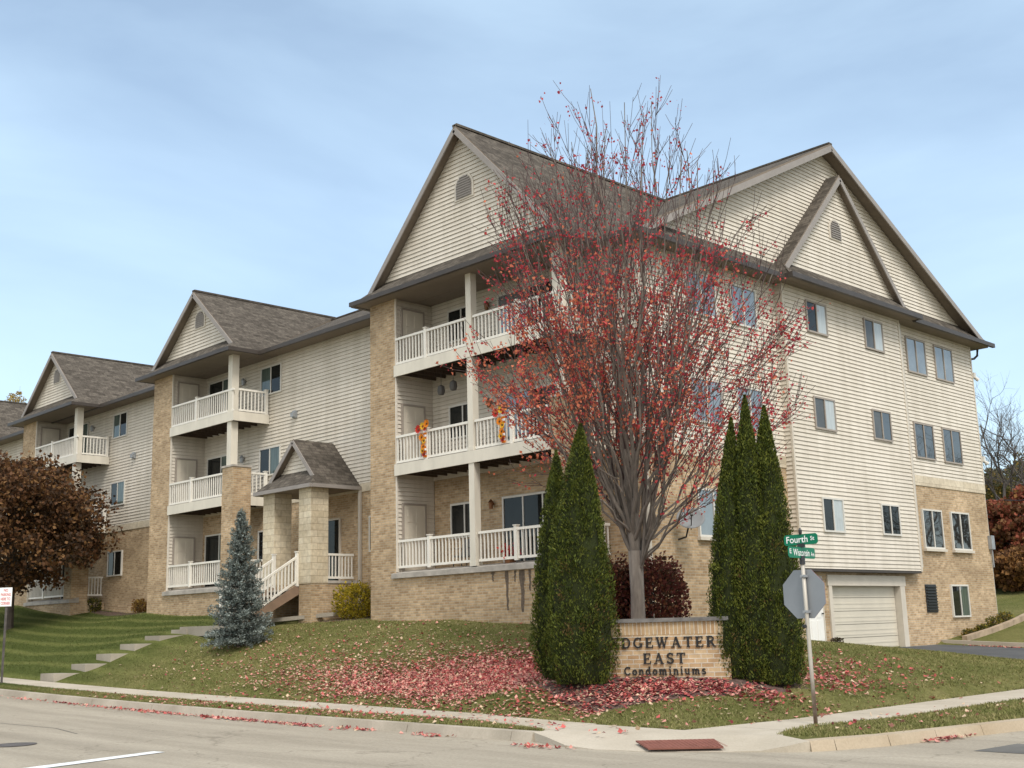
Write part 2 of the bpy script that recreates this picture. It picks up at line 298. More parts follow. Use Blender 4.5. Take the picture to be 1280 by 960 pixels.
# ------------------------------------------------------------------ mesh helpers
class MB:
    def __init__(s): s.v = []; s.f = []; s.m = []
    def poly(s, pts, mi=0):
        i = len(s.v); s.v += [tuple(map(float, p)) for p in pts]; s.f.append(tuple(range(i, i+len(pts)))); s.m.append(mi)
    def box(s, x0, x1, y0, y1, z0, z1, mi=0, T=None, skip=''):
        P = [(x, y, z) for x in (x0, x1) for y in (y0, y1) for z in (z0, z1)]
        if T: P = [T(*p) for p in P]
        i = len(s.v); s.v += [tuple(map(float, p)) for p in P]
        for f in ((0, 1, 3, 2), (4, 6, 7, 5), (0, 4, 5, 1), (2, 3, 7, 6), (0, 2, 6, 4), (1, 5, 7, 3)):
            s.f.append(tuple(i+k for k in f)); s.m.append(mi)
    def prism(s, pts, d, mi=0, mside=None):
        """polygon pts (3D) extruded by vector d"""
        n = len(pts); i = len(s.v); d = np.array(d, float)
        s.v += [tuple(map(float, p)) for p in pts] + [tuple(np.array(p, float)+d) for p in pts]
        s.f.append(tuple(range(i, i+n))); s.m.append(mi)
        s.f.append(tuple(range(i+2*n-1, i+n-1, -1))); s.m.append(mi if mside is None else mside)
        for k in range(n):
            a, b = i+k, i+(k+1) % n
            s.f.append((a, a+n, b+n, b)); s.m.append(mi if mside is None else mside)
    def tube(s, pts, rad, n=8, mi=0, cap=True):
        pts = [np.array(p, float) for p in pts]
        if not hasattr(rad, '__len__'): rad = [rad]*len(pts)
        i = len(s.v); up = np.array((0.31, 0.17, 0.93))
        for k, p in enumerate(pts):
            d = pts[min(k+1, len(pts)-1)] - pts[max(k-1, 0)]; d /= (np.linalg.norm(d)+1e-9)
            a = np.cross(d, up)
            if np.linalg.norm(a) < 0.05: a = np.cross(d, (1, 0, 0))
            a /= np.linalg.norm(a); b = np.cross(d, a)
            for j in range(n):
                t = 2*math.pi*j/n; s.v.append(tuple(p+rad[k]*(math.cos(t)*a+math.sin(t)*b)))
        for k in range(len(pts)-1):
            for j in range(n):
                s.f.append((i+k*n+j, i+k*n+(j+1) % n, i+(k+1)*n+(j+1) % n, i+(k+1)*n+j)); s.m.append(mi)
        if cap:
            s.f.append(tuple(range(i+n-1, i-1, -1))); s.m.append(mi)
            e = i+(len(pts)-1)*n; s.f.append(tuple(range(e, e+n))); s.m.append(mi)
    def beam(s, a, b, w, h, mi=0):
        """rectangular bar from a to b, w horizontal, h in the vertical plane"""
        a = np.array(a, float); b = np.array(b, float); d = (b-a)/np.linalg.norm(b-a)
        sd = np.cross(d, (0, 0, 1)); 
        if np.linalg.norm(sd) < 1e-3: sd = np.array((1.0, 0, 0))
        sd /= np.linalg.norm(sd); up = np.cross(sd, d)
        q = [sd*w/2+up*h/2, -sd*w/2+up*h/2, -sd*w/2-up*h/2, sd*w/2-up*h/2]
        s.prism([a+k for k in q], b-a, mi)
    def lathe(s, c, prof, n=16, mi=0):
        i = len(s.v)
        for r, z in prof:
            for j in range(n):
                t = 2*math.pi*j/n; s.v.append((c[0]+r*math.cos(t), c[1]+r*math.sin(t), c[2]+z))
        for k in range(len(prof)-1):
            for j in range(n):
                s.f.append((i+k*n+j, i+k*n+(j+1) % n, i+(k+1)*n+(j+1) % n, i+(k+1)*n+j)); s.m.append(mi)
    def build(s, name, mats, parent=None, smooth=False, uv=True):
        me = bpy.data.meshes.new(name); 
        off = np.zeros(3)
        me.from_pydata(s.v, [], s.f)
        if isinstance(mats, str): mats = [mats]
        for k in mats: me.materials.append(MATS[k])
        me.polygons.foreach_set('material_index', s.m)
        if smooth: me.polygons.foreach_set('use_smooth', [True]*len(s.f))
        me.update()
        if uv:
            L = me.uv_layers.new(name='UVMap'); dat = np.zeros((len(me.loops), 2))
            for p in me.polygons:
                n = p.normal
                if abs(n.z) > 0.995: ua = Vector((1, 0, 0)); va = Vector((0, 1, 0))
                else:
                    ua = Vector((-n.y, n.x, 0)).normalized(); va = n.cross(ua)
                    if abs(ua.x) > abs(ua.y):
                        if ua.x < 0: ua = -ua
                    elif ua.y < 0: ua = -ua
                    if va.z < 0: va = -va
                for li in p.loop_indices:
                    co = me.vertices[me.loops[li].vertex_index].co
                    dat[li] = (co.dot(ua), co.dot(va))
            L.data.foreach_set('uv', dat.ravel())
        o = bpy.data.objects.new(name, me); COL.objects.link(o)
        if parent: put(o, parent)
        return o
def put(o, parent):
    o.parent = parent
    parent_world = parent.matrix_world if parent.parent is None else None
    # parts are modelled in world space: cancel the parent's own placement
    w = Matrix.Identity(4); p = parent
    while p is not None:
        w = p.matrix_basis @ w if p.parent is None else p.matrix_parent_inverse @ p.matrix_basis @ w
        p = p.parent
    o.matrix_parent_inverse = w.inverted()
def np_mesh(name, verts, faces, mi, mats, parent=None, smooth=False):
    me = bpy.data.meshes.new(name); k = faces.shape[1]
    me.vertices.add(len(verts)); me.vertices.foreach_set('co', np.ascontiguousarray(verts, dtype=np.float32).ravel())
    me.loops.add(faces.size); me.loops.foreach_set('vertex_index', np.ascontiguousarray(faces, dtype=np.int32).ravel())
    me.polygons.add(len(faces)); me.polygons.foreach_set('loop_start', np.arange(0, faces.size, k, dtype=np.int32))
    me.polygons.foreach_set('loop_total', np.full(len(faces), k, dtype=np.int32))
    if isinstance(mats, str): mats = [mats]
    for q in mats: me.materials.append(MATS[q])
    me.polygons.foreach_set('material_index', np.ascontiguousarray(mi, dtype=np.int32))
    if smooth: me.polygons.foreach_set('use_smooth', np.ones(len(faces), dtype=bool))
    me.update(calc_edges=True); me.validate()
    o = bpy.data.objects.new(name, me); COL.objects.link(o)
    if parent: put(o, parent)
    return o
def tag(o, label=None, cat=None, group=None, kind=None):
    if label: o['label'] = label
    if cat: o['category'] = cat
    if group: o['group'] = group
    if kind: o['kind'] = kind
    return o
def thing(name, label, cat, loc=(0, 0, 0), group=None):
    o = bpy.data.objects.new(name, None); COL.objects.link(o); o.location = loc; o.empty_display_size = 0.3
    o.matrix_basis = Matrix.Translation(loc)
    return tag(o, label, cat, group)
def leaf_quads(P, size, mi, dirs=None, flat=0.0, aspect=0.75, fold=0.25):
    """folded diamond leaves at P (n,3)"""
    n = len(P)
    a = rng.normal(size=(n, 3))
    if dirs is not None: a = dirs + 0.35*a
    a /= np.linalg.norm(a, axis=1)[:, None]
    q = rng.normal(size=(n, 3))
    if flat: q = q*(1-flat) + flat*np.array((0, 0, 1.0))*3
    b = np.cross(a, q); b /= np.linalg.norm(b, axis=1)[:, None]+1e-9
    c = np.cross(a, b)
    L = np.broadcast_to(size, (n,))[:, None]*0.5; Wd = L*aspect
    v = np.empty((n, 4, 3)); v[:, 0] = P-a*L; v[:, 1] = P+b*Wd+c*L*fold; v[:, 2] = P+a*L; v[:, 3] = P-b*Wd+c*L*fold
    f = np.arange(n*4).reshape(n, 4)
    return v.reshape(-1, 3), f, mi
def pick(n, w): return rng.choice(len(w), size=n, p=np.array(w)/sum(w))

# ------------------------------------------------------------------ ground heights
def zs(x): return 0.0005*np.maximum(0, -13-np.asarray(x, float))**2
CP = []
for x in (-14, -18, -22, -27, -32, -37, -42, -50, -60, -75): CP += [(x, 13.1, zs(x)), (x, 14.25, zs(x)+.01), (x, 15.3, zs(x)+.03)]
for x, y, z in ((-11, 14.2, 0), (-10.7, 16.7, 0), (-10.65, 20, 0.02), (-10.65, 25, 0.03), (-9.6, 17, 0), (-9.6, 22.6, 0.02), (-8.5, 15, 0), (-8, 20, 0.0), (-8, 30, 0), (-9.6, 30, .05), (-10.6, 30, 0.08), (-8, 40, .05), (-10.6, 38, .12),
    (-28.5, 21.7, 1.86), (-24.65, 21.7, 1.79), (-21.85, 21.7, 1.62), (-20, 21.7, 1.5), (-18.85, 23.2, 1.35), (-18.85, 28.7, .97), (-18.85, 31.2, .82), (-18.7, 33, .57), (-18.7, 36.5, .57), (-18.7, 38.5, .68), (-18.7, 41, 1.0), (-18.7, 43.5, 1.32),
    (-31.2, 23.1, 1.97), (-36.4, 21.7, 2.2), (-42.4, 21.7, 2.42), (-47, 23.2, 2.5), (-50.8, 23.2, 2.83), (-55, 21.7, 3.1), (-62, 22, 3.3), (-75, 22, 3.6),
    (-34.4, 16.3, .5), (-34.0, 17, .84), (-33.7, 18, 1.24), (-33.6, 19.2, 1.62), (-36.6, 17, 1.02), (-36.3, 18, 1.45), (-35.2, 16.3, .6), (-34.9, 17, .95), (-34.6, 18, 1.4), (-34.5, 20, 1.74), (-30, 18.2, 1.2), (-48.7, 19, 2.0), (-26, 18.5, 1.05), (-22, 18.3, .85),
    (-14.3, 16.1, .6), (-12.4, 17.3, .58), (-13.6, 16.6, .62), (-15.8, 18.9, .78), (-15.2, 15.7, .55), (-12.2, 18.5, .55), (-17.3, 20.7, 1.12), (-14, 22, .85), (-14.5, 26, .85), (-14.5, 29.5, .62), (-12.2, 24, .42), (-12.5, 29, .40), (-12, 14.9, .12),
    (-15, 31.8, .42), (-15, 37.8, .42), (-12, 32, .24), (-12, 38, .26), (-16, 41, .8), (-14, 43, 1.2), (-10, 44, 1.0), (-18.2, 44, 1.5), (-14, 52, 2.6), (-25, 46, 1.9), (-10, 55, 2.4), (-20, 60, 4.0), (-10, 70, 4.2), (-30, 60, 4.2), (-50, 60, 4.8), (-80, 40, 4.2), (-30, 75, 6.5), (-12, 80, 6.0), (-60, 80, 6.5), (-100, 60, 6), (-100, 20, 4.5), (-100, 13, 3.7)):
    CP.append((x, y, float(z)))
CP = np.array(CP, float)
def _phi(r): return np.where(r > 1e-9, r, 0.0)          # biharmonic-like, linear growth: no overshoot
_D = np.linalg.norm(CP[:, None, :2]-CP[None, :, :2], axis=2)
_n = len(CP); _A = np.zeros((_n+3, _n+3)); _A[:_n, :_n] = _phi(_D)+np.eye(_n)*-0.02
_A[:_n, _n] = 1; _A[:_n, _n+1:] = CP[:, :2]; _A[_n:, :_n] = _A[:_n, _n:].T
_w = np.linalg.solve(_A, np.r_[CP[:, 2], 0, 0, 0])
L_FAR = [(-130, 15.35), (-22, 15.32), (-16.5, 15.02), (-13.9, 14.52), (-11.1, 14.22)]
L_NEAR = [(-130, 14.22), (-22, 14.22), (-15.4, 14.0), (-13.0, 13.25)]
R_FAR = [(14.22, -11.1), (16.7, -10.72), (25, -10.62), (120, -10.6)]
R_NEAR = [(14.1, -9.45), (15.0, -9.85), (16.0, -10.0), (17.2, -9.62), (24, -9.56), (120, -9.5)]
def hz0(x, y):
    x = np.asarray(x, float); y = np.asarray(y, float); sh = x.shape; q = np.c_[x.ravel(), y.ravel()]
    o = np.empty(len(q))
    for i in range(0, len(q), 20000):
        s = q[i:i+20000]; d = np.linalg.norm(s[:, None]-CP[None, :, :2], axis=2)
        o[i:i+20000] = _phi(d)@_w[:_n] + _w[_n] + s@_w[_n+1:]
    return o.reshape(sh)
def hz(x, y):
    x = np.asarray(x, float); y = np.asarray(y, float)
    yl = np.interp(x, [p[0] for p in L_FAR], [p[1] for p in L_FAR]); xr = np.interp(y, [p[0] for p in R_FAR], [p[1] for p in R_FAR])
    d = np.minimum(y-yl, xr-x); w = np.clip(d/0.5, 0, 1); w = w*w*(3-2*w)
    e = np.where(x < -12.5, zs(x), 0.0)+0.015
    return w*hz0(x, y)+(1-w)*e
def h1(x, y): return float(hz(np.array([x]), np.array([y]))[0])
def inside_lawn(x, y):
    yl = np.interp(x, [p[0] for p in L_FAR], [p[1] for p in L_FAR])
    xr = np.interp(y, [p[0] for p in R_FAR], [p[1] for p in R_FAR])
    return (y > yl) & (x < xr)
BLD = [(-75, -28, 21.72, 34), (-28.6, -20.0, 21.72, 43), (-28, -18.6, 23.2, 43)]
def in_building(x, y):
    o = np.zeros(np.shape(x), bool)
    for a, b, c, d in BLD:
        if a == -75: o |= (x > a) & (x < b) & (y > 23.2) & (y < d)
        else: o |= (x > a) & (x < b) & (y > c) & (y < d)
    return o
def in_drive(x, y): return (x > -18.8) & (y > 31.2) & (y < 38.35)

# base earth sheet to the horizon
m = MB(); R0 = 900
m.poly([(-R0, -R0, -0.5), (R0, -R0, -0.5), (R0, R0, -0.5), (-R0, R0, -0.5)])
tag(m.build('ground', 'hill_grass'), kind='structure')
# lawn grid
gx = np.unique(np.r_[np.arange(-130, -60, 2.5), np.arange(-60, -26, 0.4), np.arange(-26, -9.8, 0.25)])
gy = np.unique(np.r_[np.arange(13.4, 32, 0.25), np.arange(32, 50, 0.5), np.arange(50, 121, 2.5)])
GX, GY = np.meshgrid(gx, gy, indexing='ij'); GZ = hz(GX, GY)
GZ = GZ - np.where(inside_lawn(GX, GY), 0.0, 0.10) - np.where(in_drive(GX, GY), 0.12, 0)
idx = np.arange(GX.size).reshape(GX.shape)
F = np.stack([idx[:-1, :-1], idx[1:, :-1], idx[1:, 1:], idx[:-1, 1:]], -1).reshape(-1, 4)
cx = GX.ravel()[F].mean(1); cy = GY.ravel()[F].mean(1)
yl = np.interp(cx, [p[0] for p in L_FAR], [p[1] for p in L_FAR]); xr = np.interp(cy, [p[0] for p in R_FAR], [p[1] for p in R_FAR])
keep = (cy > yl-0.45) & (cx < xr+0.45)
tag(np_mesh('lawn', np.c_[GX.ravel(), GY.ravel(), GZ.ravel()], F[keep], np.zeros(keep.sum()), 'lawn', smooth=True), kind='structure')

# roads
def strip(mb, A, B, mi=0):
    for k in range(len(A)-1): mb.poly([A[k], A[k+1], B[k+1], B[k]], mi)
m = MB(); xs = list(np.arange(-130, -12, 3.0))+[-12, -9, -6, 0, 20, 60]
strip(m, [(x, -14, float(zs(x))-.13) for x in xs], [(x, 13.6, float(zs(x))-.13) for x in xs])
m.poly([(-9.8, 13.6, -.13), (12, 13.6, -.13), (12, 120, -.13), (-9.8, 120, -.13)])
tag(m.build('road', 'road_concrete'), kind='structure')
# tar joints, white stop line
m = MB()
pts = [(-30+i*1.5, 9.6+0.12*math.sin(i*1.7)+0.05*math.sin(i*4.1)) for i in range(7)]
strip(m, [(x, y-.010, float(zs(x))-.125) for x, y in pts], [(x, y+.010, float(zs(x))-.125) for x, y in pts])
m.poly([(-7.1, 15.0, -.126), (-5.9, 15.0, -.126), (-5.6, 15.9, -.126), (-7.0, 16.1, -.126)])
tag(m.build('road_patch', 'tar'), kind='structure')
m = MB()
m.poly([(-16.30, 5.9, -.115), (-15.95, 5.9, -.115), (-16.68, 8.90, -.115), (-16.95, 8.86, -.115)])
tag(m.build('road_marking', 'paint_white'), kind='structure')

# pavements
m = MB(); xs = np.r_[np.arange(-130, -30, 1.5), np.arange(-30, -13.05, 1.5), -13.0]
A = [(x, float(np.interp(x, *zip(*L_NEAR))), float(zs(x))+.012) for x in xs]; B = [(x, float(np.interp(x, *zip(*L_FAR))), float(zs(x))+.022) for x in xs]
for k in range(len(xs)-1):                              # slabs with tooled joints
    g = 0.012
    a0, a1, b0, b1 = (np.array(p) for p in (A[k], A[k+1], B[k], B[k+1])); d = (a1-a0)/np.linalg.norm(a1-a0)*g; e = (b1-b0)/np.linalg.norm(b1-b0)*g
    m.prism([a0+d, a1-d, b1-e, b0+e], (0, 0, -.12))
ys = np.r_[np.arange(15.0, 60, 1.5)]
A = [(float(np.interp(y, *zip(*R_NEAR))), y, h1(-9.6, y)*0+0.012) for y in ys]; B = [(float(np.interp(y, *zip(*R_FAR))), y, 0.022) for y in ys]
for k in range(len(ys)-1):
    a0, a1, b0, b1 = (np.array(p) for p in (A[k], A[k+1], B[k], B[k+1])); d = (a1-a0)/np.linalg.norm(a1-a0)*.012; e = (b1-b0)/np.linalg.norm(b1-b0)*.012
    m.prism([a0+d, a1-d, b1-e, b0+e], (0, 0, -.12))
# corner ramp: pad falling to the gutter
OUT = [(-12.96, 12.95, .008), (-12.5, 12.78, -.03), (-12.0, 12.62, -.10), (-11.4, 12.58, -.122), (-10.8, 12.72, -.122), (-10.2, 12.98, -.122), (-9.7, 13.26, -.122), (-9.3, 13.52, -.112), (-9.0, 13.70, -.05), (-8.80, 13.92, .004)]
INN = [(-12.99, 13.26, .012), (-12.7, 13.42, .012), (-12.2, 13.55, .012), (-11.6, 13.65, .012), (-11.0, 13.75, .012), (-10.6, 13.88, .012), (-10.2, 14.0, .012), (-9.9, 14.1, .012), (-9.6, 14.18, .012), (-9.46, 14.3, .012)]
OUT = [np.array(p) for p in OUT]; INN = [np.array(p) for p in INN]
for q in range(4):
    t0, t1 = q/4, (q+1)/4; strip(m, [o+(i-o)*t0 for o, i in zip(OUT, INN)], [o+(i-o)*t1 for o, i in zip(OUT, INN)])
strip(m, [o-np.array((0, 0, .16)) for o in OUT], OUT)
FAR = [np.array(p) for p in ((-12.99, 14.33, .021), (-12.5, 14.30, .02), (-12.0, 14.27, .02), (-11.6, 14.25, .02), (-11.1, 14.22, .02), (-11.07, 14.45, .02), (-11.04, 14.65, .02), (-11.0, 14.85, .022), (-10.98, 14.99, .022), (-9.85, 14.99, .012))]
strip(m, INN, FAR)
tag(m.build('pavement', 'sidewalk_concrete'), kind='structure')

# kerbs with a gutter face
def kerb(mb, line, inner, dz=0.13, mi=0):
    """line: outer (road) edge top points; inner: grass-side top points"""
    for k in range(len(line)-1):
        a, b, c, d = (np.array(p, float) for p in (line[k], line[k+1], inner[k+1], inner[k]))
        g = (b-a)*0.004
        n = np.cross(b-a, (0, 0, 1)); n /= np.linalg.norm(n); 
        if n @ (a-d) < 0: n = -n
        mb.poly([a+g, b-g, c-g, d+g], mi)
        lo_a, lo_b = a+n*.05-np.array((0, 0, dz+.02)), b+n*.05-np.array((0, 0, dz+.02))
        mb.poly([a+g, b-g, lo_b-g, lo_a+g], mi)
        mb.poly([d+g, a+g, lo_a+g, d+g-np.array((0, 0, dz+.02))], mi)
        mb.poly([c-g, b-g, lo_b-g, c-g-np.array((0, 0, dz+.02))], mi)
m = MB(); xs = np.r_[np.arange(-130, -14, 3.0), -13.4, -12.95]
kerb(m, [(x, 13.0 if x < -13.5 else 12.93, float(zs(x))+.01) for x in xs], [(x, 13.18 if x < -13.5 else 13.12, float(zs(x))+.012) for x in xs])
tag(m.build('kerb', 'kerb_concrete'), kind='structure')
KR = [(-8.80, 13.92, .004), (-8.62, 14.22, .01), (-8.30, 15.05, .012), (-8.1, 16.0, .012), (-7.9, 17.0, .012), (-7.66, 18.2, .012), (-7.35, 20, .012), (-7.0, 23, .012), (-6.8, 30, .012), (-6.8, 120, .012)]
KI = [(-8.97, 14.03, .006), (-8.82, 14.32, .012), (-8.5, 15.1, .014), (-8.3, 16.05, .014), (-8.1, 17.05, .014), (-7.86, 18.25, .014), (-7.55, 20, .014), (-7.2, 23, .014), (-7.0, 30, .014), (-7.0, 120, .014)]
m = MB(); kerb(m, KR, KI); tag(m.build('kerb', 'kerb_worn'), kind='structure')
# verge strips between kerb and pavement
m = MB(); xs = np.r_[np.arange(-130, -14, 1.0), -13.5, -13.0]
strip(m, [(x, 13.15, float(zs(x))+.006) for x in xs], [(x, max(13.16, float(np.interp(x, *zip(*L_NEAR))))+.02, float(zs(x))+.006) for x in xs])
ys = np.r_[14.35, 14.7, np.arange(15, 40, 1.0), 60, 120]
KIx = sorted([(p[1], p[0]) for p in KI])
strip(m, [(float(np.interp(y, *zip(*KIx))), y, .006) for y in ys], [(float(np.interp(y, *zip(*R_NEAR)))-(.12 if y < 15.2 else .0), y, .004) for y in ys])
m.poly([(-9.5, 14.28, .004), (-8.97, 14.02, .006), (-8.78, 14.36, .006), (-9.62, 14.36, .004)])
tag(m.build('verge', 'lawn'), kind='structure')

# driveway with its far kerb
m = MB(); 
def zd(x): return float(np.interp(x, [-18.9, -15, -12, -9.5, -6.8], [.585, .40, .24, .07, -.12]))
xs = [-18.84, -17, -15, -13, -12, -11, -9.5, -8, -6.9]
strip(m, [(x, 31.2, zd(x)) for x in xs], [(x, 38.3, zd(x)) for x in xs])
tag(m.build('driveway', 'asphalt'), kind='structure')
m = MB()
for a, b in zip(xs[:-1], xs[1:]):
    m.prism([(a, 38.3, zd(a)-.05), (b, 38.3, zd(b)-.05), (b, 38.5, zd(b)-.05), (a, 38.5, zd(a)-.05)], (0, 0, .20))
tag(m.build('kerb', 'sidewalk_concrete'), kind='structure')
# stepped garden path
m = MB(); st = [(-36.25, 15.36, .36), (-35.75, 16.1, .52), (-35.45, 16.75, .80), (-35.2, 17.4, 1.08), (-34.95, 18.1, 1.36), (-34.75, 18.9, 1.58), (-34.6, 19.7, 1.74), (-34.3, 20.5, 1.80)]
for k in range(len(st)-1):
    (x0, y0, z0), (x1, y1, z1) = st[k], st[k+1]; zt = z0+.80*(z1-z0)+.03
    m.prism([(x0-.52, y0, zt), (x0+.45, y0, zt), (x1+.45, y1+.02, zt), (x1-.52, y1+.02, zt)], (0, 0, -.36))
m.prism([(-34.9, 19.0, 1.82), (-31.7, 18.7, 1.82), (-31.7, 19.55, 1.82), (-34.9, 19.68, 1.82)], (0, 0, -.3))
tag(m.build('path', 'step_concrete'), kind='structure')
# mulch beds
def disc_sheet(mb, cx, cy, rx, ry, rot, dz=.02, n=40, mi=0):
    c, s = math.cos(rot), math.sin(rot); rings = [0.0, .35, .7, 1.0]; prev = None
    for q in rings:
        cur = []
        for j in range(n):
            t = 2*math.pi*j/n; k = q*(1+.07*math.sin(3*t+cx)+.05*math.sin(7*t))
            x = cx+k*(rx*math.cos(t)*c-ry*math.sin(t)*s); y = cy+k*(rx*math.cos(t)*s+ry*math.sin(t)*c)
            cur.append((x, y, h1(x, y)+dz*(1.0 if q < 1 else -1)))
        if prev:
            for j in range(n): mb.poly([prev[j], prev[(j+1) % n], cur[(j+1) % n], cur[j]], mi)
        prev = cur
m = MB(); disc_sheet(m, -13.75, 16.5, 2.55, 1.15, RAD(27)); disc_sheet(m, -13.2, 17.4, 2.2, 1.0, RAD(27), .016)
disc_sheet(m, -31.0, 22.4, 2.4, .8, 0, .02); disc_sheet(m, -46.6, 22.7, 3.4, .55, RAD(-4), .02)
tag(m.build('mulch_bed', 'mulch', smooth=True), kind='structure')

# ------------------------------------------------------------------ the building
B = thing('condominium_building', 'long three storey apartment building in cream siding and tan brick under brown gables', 'building', (-28, 30, 1.5))
Z1, Z2, Z3, EAVE = 3.1, 6.05, 9.05, 11.6
YF, YW = 21.72, 23.2
XW, XB = -18.85, -18.58
LAP = 0.127
def Ty(Y): return lambda u, n, z: (u, Y-n, z)           # wall facing -y
def Tx(X): return lambda u, n, z: (X+n, u, z)           # wall facing +x
def siding(mb, T, u0, u1, z0, z1, f0=None, f1=None, mi=0, ml=1):
    k = math.ceil(z0/LAP-1e-6); zs_ = [z0]+[j*LAP for j in range(k, int(z1/LAP)+1) if z0+.01 < j*LAP < z1-.01]+[z1]
    F0 = f0 or (lambda z: u0); F1 = f1 or (lambda z: u1)
    for a, b in zip(zs_[:-1], zs_[1:]):
        if F1(a)-F0(a) < .02: continue
        lo = .034
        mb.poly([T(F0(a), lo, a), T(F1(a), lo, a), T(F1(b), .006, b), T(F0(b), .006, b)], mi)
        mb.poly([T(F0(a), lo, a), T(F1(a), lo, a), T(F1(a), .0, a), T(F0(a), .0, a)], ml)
SM = ['siding', 'siding_lip']
def window(T, u0, u1, z0, z1, frame='frame_grey', panes=('glass_dark', 'glass_dark'), fw=.055, d=.075, sill=False):
    m = MB()
    m.box(u0, u1, 0, d, z0, z0+fw, T=T); m.box(u0, u1, 0, d, z1-fw, z1, T=T)
    m.box(u0, u0+fw, 0, d-.003, z0+fw, z1-fw, T=T); m.box(u1-fw, u1, 0, d-.003, z0+fw, z1-fw, T=T)
    n = len(panes); w = (u1-u0-2*fw)/n
    for k in range(1, n): m.box(u0+fw+k*w-fw*.45, u0+fw+k*w+fw*.45, 0, d-.006, z0+fw, z1-fw, T=T)
    if sill: m.box(u0-.05, u1+.05, 0, d+.05, z0-.09, z0-.002, mi=1, T=T)
    o = m.build('window', [frame, 'trim_cream'], B)
    for k, g in enumerate(panes):
        p = MB(); a = u0+fw+k*w+(fw*.45 if k else 0); b = u0+fw+(k+1)*w-(fw*.45 if k < n-1 else 0)
        p.box(a, b, .004, .044+.006*k, z0+fw, z1-fw, T=T); p.build('pane', g, o)
    return o
def panel_door(T, u0, u1, z0, z1, mat='door_cream', frame='frame_bronze', handle=True):
    m = MB(); m.box(u0, u1, .0, .055, z0, z1, T=T)
    w = (u1-u0); h = z1-z0
    for cu in (.3, .7):
        for a, b in ((.06, .36), (.40, .72), (.76, .94)):
            m.box(u0+w*(cu-.13), u0+w*(cu+.13), .055, .066, z0+h*a, z0+h*b, T=T)
    o = m.build('door', [mat], B)
    f = MB()
    f.box(u0-.06, u0-.004, 0, .07, z0, z1+.06, T=T); f.box(u1+.004, u1+.06, 0, .07, z0, z1+.06, T=T); f.box(u0-.004, u1+.004, 0, .07, z1+.004, z1+.06, T=T)
    f.build('door_frame', frame, o)
    if handle:
        q = MB(); q.box(u1-.10, u1-.06, .066, .12, z0+h*.45, z0+h*.45+.04, T=T); q.build('handle', 'black_metal', o)
    return o
def railing(p0, p1, zb, zt, parent, posts=(), step=.15, pw=.11):
    m = MB(); a = np.array((*p0, 0.0)); b = np.array((*p1, 0.0)); L = np.linalg.norm(b-a); d = (b-a)/L
    m.beam(a+(0, 0, zt-.035), b+(0, 0, zt-.035), .075, .07); m.beam(a+(0, 0, zb+.035), b+(0, 0, zb+.035), .05, .07)
    n = max(2, int(round(L/step)))
    for k in range(n):
        c = a+d*L*(k+.5)/n; m.beam(c+(0, 0, zb+.071), c+(0, 0, zt-.071), .036, .036)
    for t in posts:
        c = a+d*L*t; m.beam(c+(0, 0, zb-.04), c+(0, 0, zt+.05), pw, pw); m.beam(c+(0, 0, zt+.051), c+(0, 0, zt+.075), pw+.035, pw+.035)
    return m.build('railing', 'rail_white', parent)

# ---- brickwork, belts, siding of the long wall (y = YW)
for a, b, e, z in ((-78, -28.4, 0, 6.0), (-20.05, XW-.3, 0, 6.0), (-27.2, -20.05, .004, 5.98)):
    m = MB(); m.box(a, b, YW+e, YW+.3, 0, z); m.build('brick_wall', 'brick_tan', B)
for a, b in ((-78, -28.4), (-20.05, XW+.03)):
    m = MB(); m.box(a, b, YW-.03, YW+.3, 6.0, 6.28); m.build('belt_course', 'belt_stone', B)
for a, b, z in ((-78, -28.4, 6.28), (-20.05, XW, 6.28), (-27.2, -20.05, 5.98)):
    m = MB(); siding(m, Ty(YW), a, b, z, 11.6); m.build('siding_wall', SM, B)
m = MB(); m.box(-78, -28.6, YW+.3, 33, -.5, 11.3); m.box(-28.6, XW-.3, YW+.31, 42.6, -.5, 11.3); m.build('light_block_core', 'siding', B)  # unseen boxes inside the shell, added to close the back and block light
# ---- right facade (x = XW) with its bump-out
YB0, YB1, YE = 29.66, 36.82, 42.88
m = MB(); m.box(XW-.3, XW, YW, YB0, 0, 5.9); m.box(XW-.3, XW, YB1, YE, 0, 5.9)
m.box(XW-.3, XW, YB0, 30.18, 0, 3.3); m.box(XW-.3, XW, 31.1, 31.45, 0, 3.3); m.box(XW-.3, XW, 30.18, 31.1, 2.75, 3.3); m.box(XW-.3, XW, 36.0, YB1, 0, 3.3); m.box(XW-.3, XW, 31.45, 36.0, 2.82, 3.3)
m.box(XW-4, XW-.3, YE-.3, YE, 0, 5.9)
m.build('brick_wall', 'brick_tan', B)
for a, b in ((YW+.31, YB0), (YB1, YE+.03)):
    m = MB(); m.box(XW-.3, XW+.031, a, b, 5.9, 6.24); m.build('belt_course', 'belt_stone', B)
for a, b in ((YW+.01, YB0), (YB1, YE)):
    m = MB(); siding(m, Tx(XW), a, b, 6.24, 11.6); m.box(XW-.3, XW-.002, a, b, 6.24, 11.59); m.build('siding_wall', SM, B)
m = MB(); siding(m, Tx(XB), YB0, YB1, 2.98, 11.62); m.box(XB-.25, XB-.002, YB0+.008, YB1-.002, 2.98, 11.62); siding(m, Ty(YB0+.006), XW, XB-.01, 2.98, 11.62)
m.build('siding_wall', SM, B)
for x, a, b, z in ((XB, YB0-.03, YB0+.04, 2.96), (XB, YB1-.045, YB1+.045, 2.96), (XW, YE-.06, YE+.02, 6.24), (XW, YW-.045, YW+.05, 6.285)):
    m = MB(); m.box(x-.025, x+.042, a, b, z, 11.5); m.build('corner_trim', 'trim_cream', B)
m = MB(); m.box(XB-.28, XB+.02, YB0, YB1, 2.90, 2.975); m.build('drip_edge', 'gutter_brown', B)
